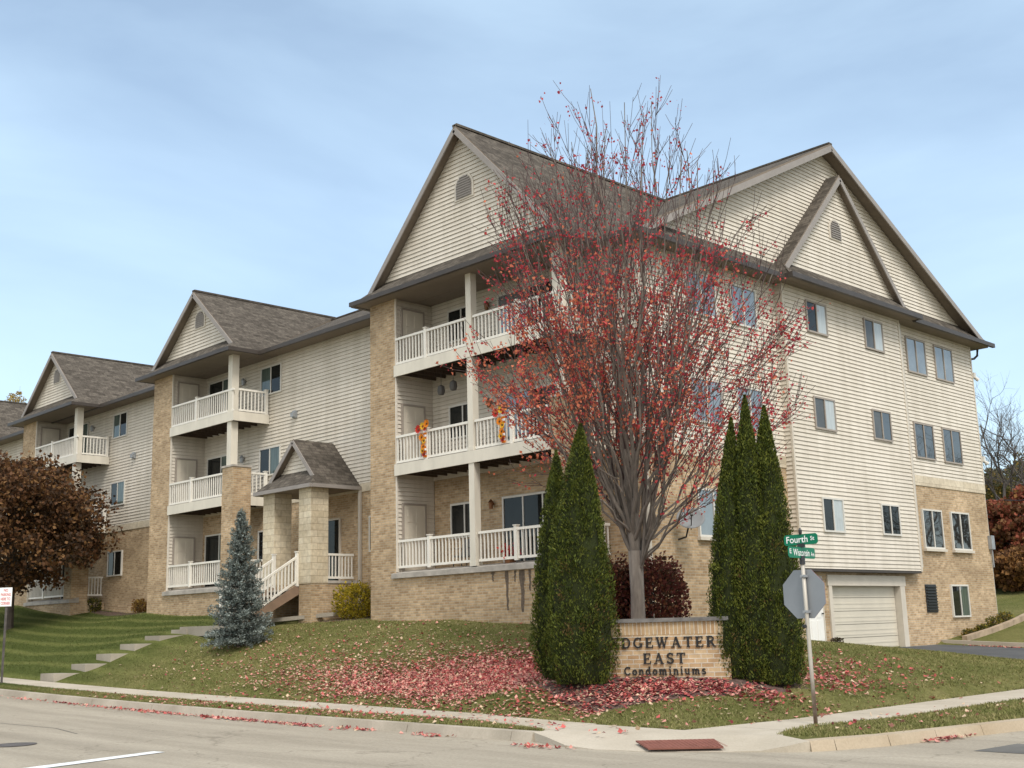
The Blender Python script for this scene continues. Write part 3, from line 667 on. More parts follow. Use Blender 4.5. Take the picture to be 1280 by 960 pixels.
# windows of the right facade
pal = ('glass_screen', 'glass_pale')
window(Tx(XB), 30.9, 32.08, 10.18, 11.2, 'frame_bronze', ('glass_dark', 'glass_pale')); window(Tx(XB), 34.4, 35.62, 10.16, 11.2, 'frame_bronze', ('glass_screen', 'glass_pale'))
window(Tx(XB), 30.93, 32.14, 7.16, 8.17, 'frame_bronze', pal); window(Tx(XB), 34.43, 35.62, 7.15, 8.15, 'frame_bronze', ('glass_screen', 'glass_tree'))
window(Tx(XB), 30.95, 32.15, 4.06, 5.1, 'frame_grey', ('glass_dark', 'glass_pale')); window(Tx(XB), 34.45, 35.62, 4.08, 5.08, 'frame_grey', ('glass_dark', 'glass_dark'))
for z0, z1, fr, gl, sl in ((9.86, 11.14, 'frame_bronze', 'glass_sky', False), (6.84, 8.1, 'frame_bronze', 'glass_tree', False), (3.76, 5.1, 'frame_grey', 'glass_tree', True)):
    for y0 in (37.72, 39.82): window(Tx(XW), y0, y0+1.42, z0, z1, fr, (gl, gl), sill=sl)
window(Tx(XW), 39.3, 40.6, 1.45, 2.56, 'frame_grey', ('glass_dark', 'glass_curtain'), sill=False)
# same rows behind the maple
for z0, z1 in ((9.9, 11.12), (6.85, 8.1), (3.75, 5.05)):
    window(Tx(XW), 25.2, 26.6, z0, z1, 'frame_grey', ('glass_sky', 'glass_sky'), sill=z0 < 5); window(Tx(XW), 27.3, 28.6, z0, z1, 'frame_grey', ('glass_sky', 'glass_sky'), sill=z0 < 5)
# louvre
m = MB(); T = Tx(XW); m.box(37.5, 38.25, 0, .03, 1.64, 2.56, T=T)
for k in range(9): m.prism([T(37.54, .03, 1.68+k*.095), T(38.21, .03, 1.68+k*.095), T(38.21, .075, 1.70+k*.095), T(37.54, .075, 1.70+k*.095)], (0, 0, .03))
m.build('louvre', 'black_metal', B)
# garage door and header
m = MB(); T = Tx(XW-.22)
for k in range(5):
    z = .55+k*.40; m.box(31.6, 35.72, 0, .05, z, z+.385, T=T)
    m.box(31.65, 35.67, .05, .058, z+.07, z+.115, T=T); m.box(31.65, 35.67, .05, .058, z+.20, z+.245, T=T)
g = m.build('garage_door', 'garage_cream', B)
m = MB(); m.box(XW-.25, XW+.06, 31.35, 36.1, 2.5, 2.82); m.box(XW-.25, XW+.05, 31.40, 31.58, .45, 2.5); m.box(XW-.25, XW+.05, 35.74, 36.04, .45, 2.5)
m.build('garage_surround', 'trim_cream', B)
d = panel_door(Tx(XW-.06), 30.22, 31.06, .80, 2.72, 'door_white', 'trim_cream')
m = MB(); m.lathe((XW+.16, 30.6, 2.62), [(0.0, .16), (.10, .13), (.16, .04), (.15, .0), (.0, .0)], 14); m.box(XW, XW+.14, 30.57, 30.63, 2.70, 2.75)
m.build('door_lamp', 'frame_dark', B, smooth=True)
for y, z in ((YE+.02, 10.3), (YE+.05, 7.1)):
    m = MB(); m.box(XW-.06, XW+.10, y-.03, y+.12, z, z+.20); m.tube([(XW+.05, y+.12, z+.02), (XW+.14, y+.2, z-.08)], [.06, .075], 8); m.build('flood_lamp', 'frame_grey', B)
m = MB(); m.box(XW+.004, XW+.14, YE-.16, YE+.10, 3.85, 4.35); m.tube([(XW+.07, YE-.03, 3.85), (XW+.07, YE-.03, 3.2)], .025, 6); m.build('meter_box', 'grey_metal', B)
# ---- downspouts
def downspout(x, y, z0, z1, mat='downspout', w=.085):
    m = MB(); m.box(x-w/2, x+w/2, y-w/2, y+w/2, z0, z1); m.build('downspout', mat, B)
downspout(XB-.02, YB1+.10, 3.1, 11.4); downspout(XW+.03, YW-.07, 1.3, 11.3, 'trim_cream'); downspout(-30.87, YW-.07, 2.0, 6.1); downspout(XW-.1, YE+.12, 1.4, 11.2)
m = MB(); m.tube([(XW+.05, YE+.62, 11.48), (XW+.02, YE+.62, 11.25), (XW-.04, YE+.45, 11.12), (XW-.1, YE+.12, 11.05)], .045, 8); m.build('gutter_elbow', 'gutter_brown', B)

# ---- long-wall windows
cur = ('glass_dark', 'glass_curtain')
for z0, z1, p in ((10.13, 11.22, ('glass_curtain', 'glass_dark')), (7.13, 8.18, ('glass_dark', 'glass_curtain')), (4.1, 5.18, ('glass_dark', 'glass_dark'))):
    window(Ty(YW), -37.0, -35.62, z0, z1, 'frame_grey', p); window(Ty(YW), -49.02, -47.68, z0, z1, 'frame_grey', p)
window(Ty(YW), -30.4, -29.1, 4.02, 5.18, 'frame_grey', ('glass_dark', 'glass_dark'))
for x in (-34.7, -46.9):
    m = MB(); m.box(x-.10, x+.10, YW-.12, YW-.03, 9.02, 9.28); m.box(x-.09, x+.09, YW-.2, YW-.12, 9.05, 9.2); m.build('dryer_vent', 'grey_metal', B)

# ---- projecting balcony bays
def bay(xl, xr, pier_w, posts, ground_side=True, mid=None, winset='small', railposts=((.5,),), zbase=1.5, brick_pier=True):
    xi = xl+pier_w                                       # inner face of the left pier
    m = MB(); m.box(xl, xi, YF, YW-.002, zbase-1, 11.52); m.build('brick_pier', 'brick_tan', B)
    m = MB(); m.box(xi, xr-.006, YF, YW-.002, zbase-1, 3.02); m.build('brick_wall', 'brick_tan', B)
    m = MB(); siding(m, Tx(xi), YF+.03, YW, 3.2, 11.5); m.box(xi, xi+.05, YF+.002, YF+.06, 3.2, 11.5, mi=0); m.build('siding_wall', SM, B)
    T = Tx(xi+.02)
    for z in (Z1, Z2+.06, Z3+.06): panel_door(T, 21.98, 22.78, z, z+2.08, handle=False)
    # ledge
    m = MB(); m.prism([(xi-.12, YF-.09, 3.02), (xi-.12, YF-.09, 3.16), (xi-.12, YF+.34, 3.25), (xi-.12, YF+.34, 3.02)], (xr-xi+.16, 0, 0)); m.build('ledge', 'ledge_concrete', B)
    # decks
    pw = .72
    for k, z in enumerate((6.03, 9.04)):
        m = MB(); xe = xr-.003 if (k == 1 or not brick_pier) else xr-pw-.004
        m.box(xi+.004, xe, YF-.05, YF-.012, z, z+.34); m.box(xr-.04, xr, (YF+pw+.005) if (k == 0 and brick_pier) else YF-.01, YW-.04, z, z+.34)
        m.box(xi+.03, xr-.045, YF-.01 if not (k == 0 and brick_pier) else YF+pw+.005, YW-.04, z+.28, z+.33, mi=1)
        if k == 0 and brick_pier: m.box(xi+.03, xe, YF-.01, YF+pw+.004, z+.28, z+.33, mi=1)
        for j in range(int((xr-xi)/.45)): m.box(xi+.2+j*.45, xi+.24+j*.45, YF-.008, YW-.04, z+.04, z+.28, mi=1)
        bal = m.build('balcony', ['post_cream', 'deck_wood'], B)
        yr = YF+.03; segs = sorted([xi+.02]+list(posts)+[xr-.12])
        if k == 0 and brick_pier: segs[-1] = xr-pw
        for q in range(len(segs)-1):
            railing((segs[q]+(.0 if q == 0 else .14), yr), (segs[q+1]-.14*(0 if q+1 == len(segs)-1 else 1), yr), z+.37, z+1.20, bal, railposts[min(q, len(railposts)-1)])
        railing((xr-.06, YF+.2 if not (k == 0 and brick_pier) else YF+pw+.02), (xr-.06, YW-.1), z+.37, z+1.20, bal, (.96,) )
    # ground-level rail
    segs = sorted([xi+.02]+list(posts)+[xr-pw if brick_pier else xr-.12])
    for q in range(len(segs)-1):
        railing((segs[q]+(.0 if q == 0 else .14), YF+.08), (segs[q+1]-.14*(0 if q+1 == len(segs)-1 else 1), YF+.08), 3.31, 4.13, B, railposts[min(q, len(railposts)-1)])
    railing((xr-.1, YF+pw+.02), (xr-.1, YW-.06), 3.31, 4.13, B, ())
    # posts
    for x in posts:
        for z0, z1 in ((3.2, 6.03), (6.375, 9.04), (9.385, 11.5)):
            m = MB(); m.box(x-.11, x+.11, YF-.03, YF+.19, z0, z1); m.box(x-.125, x+.125, YF-.045, YF+.205, z0, z0+.10); m.build('post', 'post_cream', B)
    if brick_pier:
        m = MB(); m.box(xr-pw, xr, YF-.02, YF+pw, zbase-1, 7.38); m.build('brick_pier', 'brick_tan', B)
        m = MB(); m.box(xr-pw-.03, xr+.03, YF-.05, YF+pw+.03, 7.382, 7.45); m.build('pier_cap', 'ledge_concrete', B)
        px = xr-.36
        m = MB(); m.box(px-.14, px+.14, YF+.0, YF+.28, 7.452, 9.04); m.build('post', 'post_cream', B)
        m = MB(); m.box(px-.14, px+.14, YF+.0, YF+.28, 9.385, 11.5); m.build('post', 'post_cream', B)
    # ceiling
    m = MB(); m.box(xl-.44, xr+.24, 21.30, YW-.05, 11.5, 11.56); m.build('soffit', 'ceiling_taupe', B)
bay(-28.45, -20.05, 1.22, (-23.84,), railposts=((.44,), (.5,)), zbase=1.4)
bay(-42.5, -36.4, 1.45, (), railposts=((.42,),), zbase=2.0)
bay(-55.4, -49.3, 1.45, (), railposts=((.42,),), zbase=2.6)
# openings in the bays
for z in (3.12, 6.1, 9.1):
    t = z+2.05
    window(Ty(YW), -26.4, -25.15, t-1.02, t+.02, 'frame_grey', ('glass_dark', 'glass_dark'))
    window(Ty(YW), -24.15, -21.7, z, t+.02, 'frame_grey', ('glass_dark', 'glass_dark', 'glass_dark') if z < 5 else ('glass_sky', 'glass_dark'))
    for x in (-40.75, -53.65): window(Ty(YW), x, x+2.1, z, t+.12, 'frame_grey', ('glass_dark', 'glass_curtain'))
def lantern(x, y, z, mat='copper'):
    m = MB(); m.lathe((x, y-.10, z), [(.0, .19), (.03, .17), (.09, .09), (.075, .08), (.055, -.09), (.0, -.10)], 10); m.box(x-.03, x+.03, y-.08, y, z+.02, z+.08); m.build('wall_lantern', [mat], B, smooth=False)
for z in (4.98, 7.95, 10.9): lantern(-24.55, YW-.03, z)
for x in (-38.1, -51.0):
    for z in (7.9, 10.85): lantern(x, YW-.03, z, 'grey_metal')

# ---- entrance porch
PX0, PX1, PYF = -33.85, -31.10, 21.38
m = MB(); m.box(PX1-.65, PX1, PYF+.012, YW-.004, 1.2, 3.05); m.box(PX0, PX0+.65, PYF+.012, YW-.004, 1.2, 3.05); m.box(PX0+.652, PX1-.652, PYF+.05, YW-.004, 2.9, 3.05)
porch = m.build('entrance_porch', 'brick_tan', B)
for x in (PX0, PX1-.65):
    m = MB(); m.box(x-.012, x+.662, PYF-.01, PYF+.66, 3.052, 6.12); m.build('pillar', 'stone_block', porch)
m = MB(); m.box(PX1-.64, PX1+.03, PYF+.66, YW-.01, 3.052, 3.14); m.build('ledge', 'ledge_concrete', porch)
railing((PX1-.06, PYF+.68), (PX1-.06, YW-.12), 3.2, 4.0, porch, (), .12)
# stairs
m = MB(); n = 7; ys0, ys1, zt, zb = PYF+.03, 19.35, 3.05, 1.80
for k in range(n):
    z = zt-(k+1)*(zt-zb)/(n+1); y = ys0-(k+1)*(ys0-ys1)/n
    m.box(PX0+.72, PX1-.72, y, y+(ys0-ys1)/n+.02, z-.05, z)
for x in (PX0+.68, PX1-.72):
    m.prism([(x, ys0, zt+.02), (x, ys1, zb+.10), (x, ys1, zb-.16), (x, ys0, zt-.32)], (.045, 0, 0), 1)
m.build('stairs', ['step_concrete', 'stair_brown'], porch)
for x in (PX0+.70, PX1-.70):
    m = MB(); sl = (zt-zb)/(ys0-ys1); ya, yb = ys0-.06, ys1+.1
    za, zb_ = zt+.02+sl*(ya-ys0), zt+.02+sl*(yb-ys0)
    m.beam((x, ya, za+.88), (x, yb, zb_+.88), .06, .07); m.beam((x, ya, za+.12), (x, yb, zb_+.12), .05, .06)
    for k in range(15):
        y = ya+(yb-ya)*(k+.5)/15; z = zt+.02+sl*(y-ys0); m.beam((x, y, z+.15), (x, y, z+.85), .04, .04)
    for y in (ya, yb): z = zt+.02+sl*(y-ys0); m.beam((x, y, z-.05), (x, y, z+1.02), .10, .10); m.beam((x, y, z+1.021), (x, y, z+1.05), .14, .14)
    m.build('stair_railing', 'rail_white', porch)
window(Ty(YW), -33.0, -31.98, 3.1, 5.25, 'trim_cream', ('glass_dark',))
# porch roof
xl, xr, yf, ze, rx = -34.15, -30.88, 21.22, 6.18, -32.45
hw = (xr-xl)/2; rx = (xl+xr)/2+.08; k1 = 1.0; zr = ze+hw*k1; hp = .34
m = MB(); th = (0, 0, -.07)
hL, hR = (xl+hp, yf+hp, ze+hp*k1), (xr-hp, yf+hp, ze+hp*k1)
m.prism([(xr, yf, ze), hR, (rx, yf+hp, zr), (rx, YW, zr), (xr, YW, ze)], th, 0, 1); m.prism([(xl, yf, ze), (xl, YW, ze), (rx, YW, zr), (rx, yf+hp, zr), hL], th, 0, 1)
gy_ = yf+hp+.25; gz = ze+(gy_-yf)*k1
m.prism([(xl, yf, ze), (xr, yf, ze), (xr-(gy_-yf), gy_, gz), (xl+(gy_-yf), gy_, gz)], th, 0, 1)
rf = m.build('porch_roof', ['shingle', 'soffit'], B)
m = MB(); siding(m, Ty(gy_), 0, 0, gz-.05, zr-.1, lambda z: rx-(zr-.07-z)/k1, lambda z: rx+(zr-.07-z)/k1); m.build('gable_wall', SM, rf)
m = MB()
for s, hx in ((-1, hL), (1, hR)):
    a = np.array((hx[0], yf+hp-.02, hx[2]-.1)); b = np.array((rx, yf+hp-.02, zr-.1)); m.beam(a, b, .03, .14)
m.build('rake_board', 'fascia_taupe', rf)
m = MB(); m.box(xl-.02, xr+.02, yf-.07, yf+.02, ze-.12, ze+.0); m.box(xr-.02, xr+.07, yf+.021, YW-.05, ze-.12, ze-.002); m.box(xl-.07, xl+.02, yf+.021, YW-.05, ze-.12, ze-.002); m.build('gutter', 'fascia_taupe', rf)
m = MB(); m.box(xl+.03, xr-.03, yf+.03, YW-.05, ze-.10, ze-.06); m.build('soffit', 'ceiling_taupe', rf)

# ---- roofs
TH = (0, 0, -.11)
RM = ['shingle', 'soffit']
# long wing
ry, rz = 28.0, 14.35
m = MB(); m.prism([(-80, 22.5, EAVE), (-28.3, 22.5, EAVE), (-28.3, ry, rz), (-80, ry, rz)], TH, 0, 1); m.prism([(-28.3, 33.5, EAVE), (-80, 33.5, EAVE), (-80, ry, rz), (-28.3, ry, rz)], TH, 0, 1)
m.box(-80, -28.3, ry-.1, ry+.1, rz-.02, rz+.035)
m.build('roof', RM, B)
# end block, ridge along x
my, mz, mx0, mx1 = 33.03, 16.87, -28.2, -18.40
m = MB()
m.prism([(mx0, 22.5, EAVE), (mx1, 22.5, EAVE), (mx1, my, mz), (mx0, my, mz)], TH, 0, 1); m.prism([(mx1, 43.56, EAVE), (mx0, 43.56, EAVE), (mx0, my, mz), (mx1, my, mz)], TH, 0, 1)
m.box(mx0, mx1, my-.1, my+.1, mz-.03, mz+.03)
m.build('roof', RM, B)
SL = (mz-EAVE)/(my-22.5)
m = MB(); siding(m, Tx(XW), 0, 0, 12.0, mz-.35, lambda z: my-(mz-.14-z)/SL, lambda z: my+(mz-.14-z)/SL)
m.poly([(XW-.01, my-(mz-.14-11.6)/SL, 11.6), (XW-.01, my+(mz-.14-11.6)/SL, 11.6), (XW-.01, my, mz-.14)])
m.poly([(mx0+.3, my-(mz-.14-11.6)/SL, 11.6), (mx0+.3, my+(mz-.14-11.6)/SL, 11.6), (mx0+.3, my, mz-.14)])
m.build('gable_wall', SM, B)
m = MB()
for s in (-1, 1):
    a = np.array((mx1+.015, my+s*10.2, mz-.11-.06-10.2*SL)); b = np.array((mx1+.015, my, mz-.11-.06)); m.beam(a, b, .04, .19)
m.build('rake_board', 'fascia_taupe', B)
# skirt roof along the right facade + gutters + soffit
def skirt(pts): m = MB(); m.prism(pts, (0, 0, -.05), 0, 1); return m
zk = EAVE+(-18.28-XW)*1.0
m = MB()
m.prism([(-18.28, 22.5, EAVE+.01), (-18.28, 43.56, EAVE+.01), (XW, 43.0, EAVE+.62), (XW, 23.1, EAVE+.62)], (0, 0, -.05), 0, 1)
m.prism([(-18.02, 29.3, EAVE+.03), (-18.02, 37.35, EAVE+.03), (XB, 36.9, EAVE+.62), (XB, 29.75, EAVE+.62)], (0, 0, -.05), 0, 1)
for y0, y1 in ((29.3, 29.75), (37.35, 36.9)): m.poly([(-18.02, y0, EAVE+.03), (XB, y1, EAVE+.62), (XB-.2, y1, EAVE+.62), (XB-.2, y0, EAVE-.04), (-18.02, y0, EAVE-.04)])
m.build('roof_skirt', RM, B)
for q in ((-18.28, -18.17, 22.40, 29.28, EAVE-.13, EAVE+.02), (-18.28, -18.17, 37.37, 43.66, EAVE-.13, EAVE+.02), (-18.02, -17.90, 29.28, 37.37, EAVE-.11, EAVE+.045),
    (-18.27, -18.02, 29.28, 29.34, EAVE-.11, EAVE+.04), (-18.27, -18.02, 37.31, 37.37, EAVE-.11, EAVE+.04),
    (-80, -42.95, 22.40, 22.5, EAVE-.13, EAVE+.01), (-36.02, -28.7, 22.40, 22.5, EAVE-.13, EAVE+.01), (-19.75, -18.285, 22.40, 22.5, EAVE-.13, EAVE+.01)):
    m = MB(); m.box(*q); m.build('gutter', 'gutter_brown', B)
m = MB(); m.box(XW-.02, -18.285, 22.51, 43.5, EAVE-.09, EAVE-.05); m.box(-18.283, -18.025, 29.35, 37.3, EAVE-.085, EAVE-.045); m.box(-80, -28.46, 22.51, YW-.045, EAVE-.09, EAVE-.05); m.box(-19.8, XW-.03, 22.51, YW-.045, EAVE-.09, EAVE-.05)
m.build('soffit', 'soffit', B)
# small gable over the bump-out
sy, sz, sx = 33.27, 15.82, -18.33; hw = 3.62; k1 = (sz-12.08)/hw
m = MB()
for s in (-1, 1): m.prism([(sx, sy, sz), (sx, sy+s*hw, sz-hw*k1), (XW-.05, sy+s*hw, sz-hw*k1), (XW-.05, sy, sz)], (0, 0, -.14), 0, 1)
rf = m.build('small_gable_roof', RM, B)
m = MB(); siding(m, Tx(XB), 0, 0, 12.1, sz-.3, lambda z: sy-(sz-.14-z)/k1, lambda z: sy+(sz-.14-z)/k1)
m.poly([(XB-.01, sy-(sz-.14-11.7)/k1, 11.7), (XB-.01, sy+(sz-.14-11.7)/k1, 11.7), (XB-.01, sy, sz-.14)]); m.build('gable_wall', SM, rf)
m = MB()
for s in (-1, 1): m.beam((sx+.015, sy+s*(hw+.02), sz-.17-hw*k1), (sx+.015, sy, sz-.17), .04, .16)
m.build('rake_board', 'fascia_taupe', rf)
def arch_vent(T, u, z, w, h, parent):
    m = MB(); n = 10
    arc = [(u+w/2*math.cos(math.pi*k/n), z+h-w/2+w/2*math.sin(math.pi*k/n)) for k in range(n+1)]
    pts = [(u-w/2, z)]+[(u+w/2, z)]+arc[:-1]+[arc[-1]]
    m.prism([T(a, .045, b) for a, b in pts], tuple(np.array(T(0, .06, 0))-np.array(T(0, .045, 0))), 0)
    big = [(u+(a-u)*1.22, z-.05+(b-z)*1.16) for a, b in pts]
    m.prism([T(a, .0, b) for a, b in big], tuple(np.array(T(0, .05, 0))-np.array(T(0, .0, 0))), 1)
    for k in range(int(h/.075)):
        zz = z+.03+k*.075; hwk = w/2*.94 if zz < z+h-w/2 else max(.02, math.sqrt(max(0, (w/2)**2-(zz-(z+h-w/2))**2))*.94)
        m.prism([T(u-hwk, .06, zz), T(u+hwk, .06, zz), T(u+hwk, .085, zz-.012), T(u-hwk, .085, zz-.012)], (0, 0, .03), 0)
    m.build('gable_vent', ['fascia_taupe', 'trim_cream'], parent)
arch_vent(Tx(XB), 33.1, 13.62, .62, .62, rf)
def gable_bay(xl, xr, zr, ymeet, vw, vz, rxo=0.0):
    rx = (xl+xr)/2+rxo; hw = (xr-xl)/2; k1 = (zr-EAVE)/hw; yf, yr, yg = 21.25, 21.60, 21.93; ks = .88
    d = (yr-yf)*ks; dx = d/k1; dg = (yg-yf)*ks; dgx = dg/k1
    m = MB()
    m.prism([(xr, yf, EAVE), (xr-dx, yr, EAVE+d), (rx, yr, zr), (rx, ymeet, zr), (xr, 22.5, EAVE)], TH, 0, 1)
    m.prism([(xl, yf, EAVE), (xl, 22.5, EAVE), (rx, ymeet, zr), (rx, yr, zr), (xl+dx, yr, EAVE+d)], TH, 0, 1)
    m.prism([(xl, yf, EAVE), (xr, yf, EAVE), (xr-dgx, yg, EAVE+dg), (xl+dgx, yg, EAVE+dg)], (0, 0, -.05), 0, 1)
    m.box(rx-.1, rx+.1, yr, ymeet, zr-.05, zr+.02)
    rf = m.build('gable_roof', RM, B)
    m = MB(); siding(m, Ty(yg), 0, 0, EAVE+dg-.1, zr-.25, lambda z: rx-(zr-.13-z)/k1, lambda z: rx+(zr-.13-z)/k1); m.poly([(xl+.5, yg+.01, 11.6), (xr-.5, yg+.01, 11.6), (rx, yg+.01, zr-.13)]); m.build('gable_wall', SM, rf)
    m = MB()
    for x in (xl+dx, xr-dx): m.beam((x, yr-.015, EAVE+d-.14), (rx, yr-.015, zr-.17), .04, .16)
    m.build('rake_board', 'fascia_taupe', rf)
    m = MB(); m.box(xl-.1, xr+.1, yf-.11, yf, EAVE-.12, EAVE+.015); m.box(xr, xr+.1, yf+.003, 22.4, EAVE-.12, EAVE+.012); m.box(xl-.1, xl, yf+.003, 22.4, EAVE-.12, EAVE+.012); m.build('gutter', 'gutter_brown', rf)
    arch_vent(Ty(yg), rx+.05, vz, vw, vw*1.0, rf)
gable_bay(-28.68, -19.80, 16.16, 31.6, .68, 13.95, .05)
gable_bay(-42.93, -36.05, 14.52, 28.2, .62, 13.1, .08)
gable_bay(-55.83, -48.98, 14.52, 28.2, .62, 13.1, .05)
gable_bay(-68.8, -61.9, 14.52, 28.2, .62, 13.1, .05)

# water stains below the main ledge
m = MB()
for x, z0, w in ((-22.55, 1.98, .15), (-21.98, 1.92, .20), (-21.70, 2.45, .10), (-20.98, 2.5, .13), (-23.1, 2.75, .12), (-22.25, 2.7, .09), (-21.35, 2.75, .10)):
    n = 9; zz = np.linspace(3.0, z0, n); A = []; Bq = []
    for k, z in enumerate(zz):
        t = w*(1-.55*k/n)*(.7+.5*rnd.random()); c = x+.02*rnd.uniform(-1, 1); A.append((c-t/2, YF-.0035, z)); Bq.append((c+t/2, YF-.0035, z))
    strip(m, A, Bq)
plain('stain', (0.13, 0.10, 0.075), 0.95, 0.35, 14); m.build('water_stain', 'stain', B)

# ------------------------------------------------------------------ things around the building
# monument sign, built in its own frame: u along the wall, n towards the camera
SC = np.array((-13.42, 16.74)); UA = np.array((math.cos(RAD(29)), math.sin(RAD(29)))); NA = np.array((UA[1], -UA[0]))
def TS(u, n, z): p = SC+UA*u+NA*n; return (p[0], p[1], z)
S = thing('monument_sign', 'low brick entrance sign wall with black raised letters between tall arborvitae', 'sign wall', (SC[0], SC[1], .6))
ZB, ZC = .62, 1.60
m = MB(); m.box(-1.28, 1.16, -.32, 0, ZB-.4, ZC-.24, T=TS); m.build('wall', 'brick_sign', S)
m = MB(); m.box(-1.28, 1.16, -.32, 0.004, ZC-.238, ZC-.02, T=TS); m.build('soldier_course', 'brick_soldier', S)
m = MB(); m.box(-1.34, 1.17, -.36, .05, ZC-.018, ZC+.05, T=TS); m.build('cap', 'cap_stone', S)
# serif letters from strokes, unit cap height
ARC = lambda cx, cy, rx, ry, a0, a1, n=10: [(cx+rx*math.cos(RAD(a0+(a1-a0)*k/n)), cy+ry*math.sin(RAD(a0+(a1-a0)*k/n))) for k in range(n+1)]
TK, TN, SF = .20, .085, .075
def stem(x, y0=0, y1=1, s=.16, bot=True, topp=True):
    o = [([(x, y0), (x, y1)], TK)]
    if bot: o.append(([(x-s, y0+SF/2), (x+s, y0+SF/2)], SF))
    if topp: o.append(([(x-s, y1-SF/2), (x+s, y1-SF/2)], SF))
    return o
GL = {
 'E': (.80, stem(.20)+[([(.2, .955), (.70, .955)], TN), ([(.2, .045), (.74, .045)], TN), ([(.2, .51), (.55, .51)], TN), ([(.69, 1.0), (.69, .74)], .07), ([(.73, 0), (.73, .28)], .07), ([(.55, .64), (.55, .38)], .06)]),
 'D': (.92, stem(.20)+[([(.2, .955)]+ARC(.40, .5, .40, .455, 90, -90, 14)+[(.2, .045)], .13)]),
 'G': (.92, [(ARC(.48, .5, .38, .44, 48, 330, 18), .15), ([(.78, .42), (.78, .06)], .16), ([(.60, .42), (.92, .42)], SF), ([(.76, .98), (.76, .72)], .07)]),
 'W': (1.24, [([(.14, 1), (.38, 0)], .18), ([(.38, 0), (.62, .92)], .09), ([(.58, 1), (.82, 0)], .18), ([(.82, 0), (1.08, 1)], .09), ([(.0, .965), (.32, .965)], SF), ([(.46, .965), (.76, .965)], SF), ([(.94, .965), (1.22, .965)], SF)]),
 'A': (.98, [([(.47, 1), (.80, 0)], .19), ([(.47, 1), (.15, 0)], .09), ([(.25, .33), (.68, .33)], TN), ([(.0, SF/2), (.32, SF/2)], SF), ([(.62, SF/2), (.98, SF/2)], SF)]),
 'T': (.86, stem(.43, topp=False)+[([(.04, .955), (.82, .955)], TN), ([(.07, 1), (.07, .72)], .07), ([(.79, 1), (.79, .72)], .07)]),
 'R': (.94, stem(.20)+[([(.2, .955)]+ARC(.42, .745, .27, .21, 90, -90, 10)+[(.2, .535)], .13), ([(.44, .53), (.76, .02)], .18), ([(.66, SF/2), (.94, SF/2)], SF)]),
 'S': (.72, [(ARC(.36, .73, .25, .215, 30, 260, 12)+ARC(.36, .27, .27, .22, 80, -150, 12), .14), ([(.61, .98), (.61, .74)], .07), ([(.09, .02), (.09, .28)], .07)]),
 'C': (.84, [(ARC(.46, .5, .36, .44, 45, 318, 18), .15), ([(.72, .97), (.72, .70)], .08)]),
 'o': (.66, [(ARC(.33, .33, .22, .27, 0, 360, 18), .15)]),
 'n': (.72, [([(.18, 0), (.18, .66)], .16), (ARC(.36, .42, .18, .19, 170, 0, 8)+[(.54, 0)], .15), ([(.04, .035), (.31, .035)], SF), ([(.40, .035), (.68, .035)], SF), ([(.04, .63), (.2, .63)], SF)]),
 'd': (.72, [(ARC(.31, .33, .21, .27, 0, 360, 16), .14), ([(.54, 0), (.54, 1.0)], .16), ([(.40, .965), (.56, .965)], SF), ([(.54, .035), (.70, .035)], SF)]),
 'm': (1.06, [([(.18, 0), (.18, .66)], .16), (ARC(.34, .42, .17, .19, 170, 0, 8)+[(.51, 0)], .15), (ARC(.68, .42, .17, .19, 170, 0, 8)+[(.85, 0)], .15), ([(.04, .035), (.31, .035)], SF), ([(.40, .035), (.63, .035)], SF), ([(.74, .035), (1.0, .035)], SF), ([(.04, .63), (.2, .63)], SF)]),
 'i': (.40, [([(.2, 0), (.2, .66)], .16), ([(.05, .035), (.35, .035)], SF), ([(.06, .63), (.2, .63)], SF), ([(.2, .82), (.2, .99)], .17)]),
 'u': (.72, [([(.16, .66), (.16, .22)]+ARC(.34, .22, .18, .17, 180, 360, 8)+[(.52, .66)], .15), ([(.52, 0), (.52, .66)], .15), ([(.03, .63), (.17, .63)], SF), ([(.40, .63), (.54, .63)], SF), ([(.52, .035), (.68, .035)], SF)]),
 's': (.56, [(ARC(.28, .48, .17, .135, 30, 260, 9)+ARC(.28, .19, .19, .145, 80, -150, 9), .13)]),
}
def word(txt, zbase, h, u0, u1, name):
    tot = sum(GL[c][0] for c in txt); gap = ((u1-u0)/h-tot)/(len(txt)-1); u = u0
    for i, c in enumerate(txt):
        wd, st = GL[c]; m = MB(); q = 0
        for pl, t in st:
            for a, b in zip(pl[:-1], pl[1:]):
                a = np.array(a); b = np.array(b); d = (b-a)/np.linalg.norm(b-a); n = np.array((-d[1], d[0]))
                ext = .0 if len(pl) == 2 else t*.18
                P = [a-d*ext-n*t/2, b+d*ext-n*t/2, b+d*ext+n*t/2, a-d*ext+n*t/2]; q += 1; n0 = .022+.0006*q
                f = [TS(u+p[0]*h, n0, zbase+p[1]*h) for p in P]; bk = [TS(u+p[0]*h, .001, zbase+p[1]*h) for p in P]
                m.poly(f)
                for k in range(4): m.poly([f[k], f[(k+1) % 4], bk[(k+1) % 4], bk[k]])
        m.build('letter', 'letter_black', S, uv=False); u += (wd+gap)*h
word('EDGEWATER', 1.135, .185, -.95, .93, 'EDGEWATER')
word('EAST', .858, .185, -.38, .38, 'EAST')
word('Condominiums', .668, .145, -.73, .73, 'Condominiums')

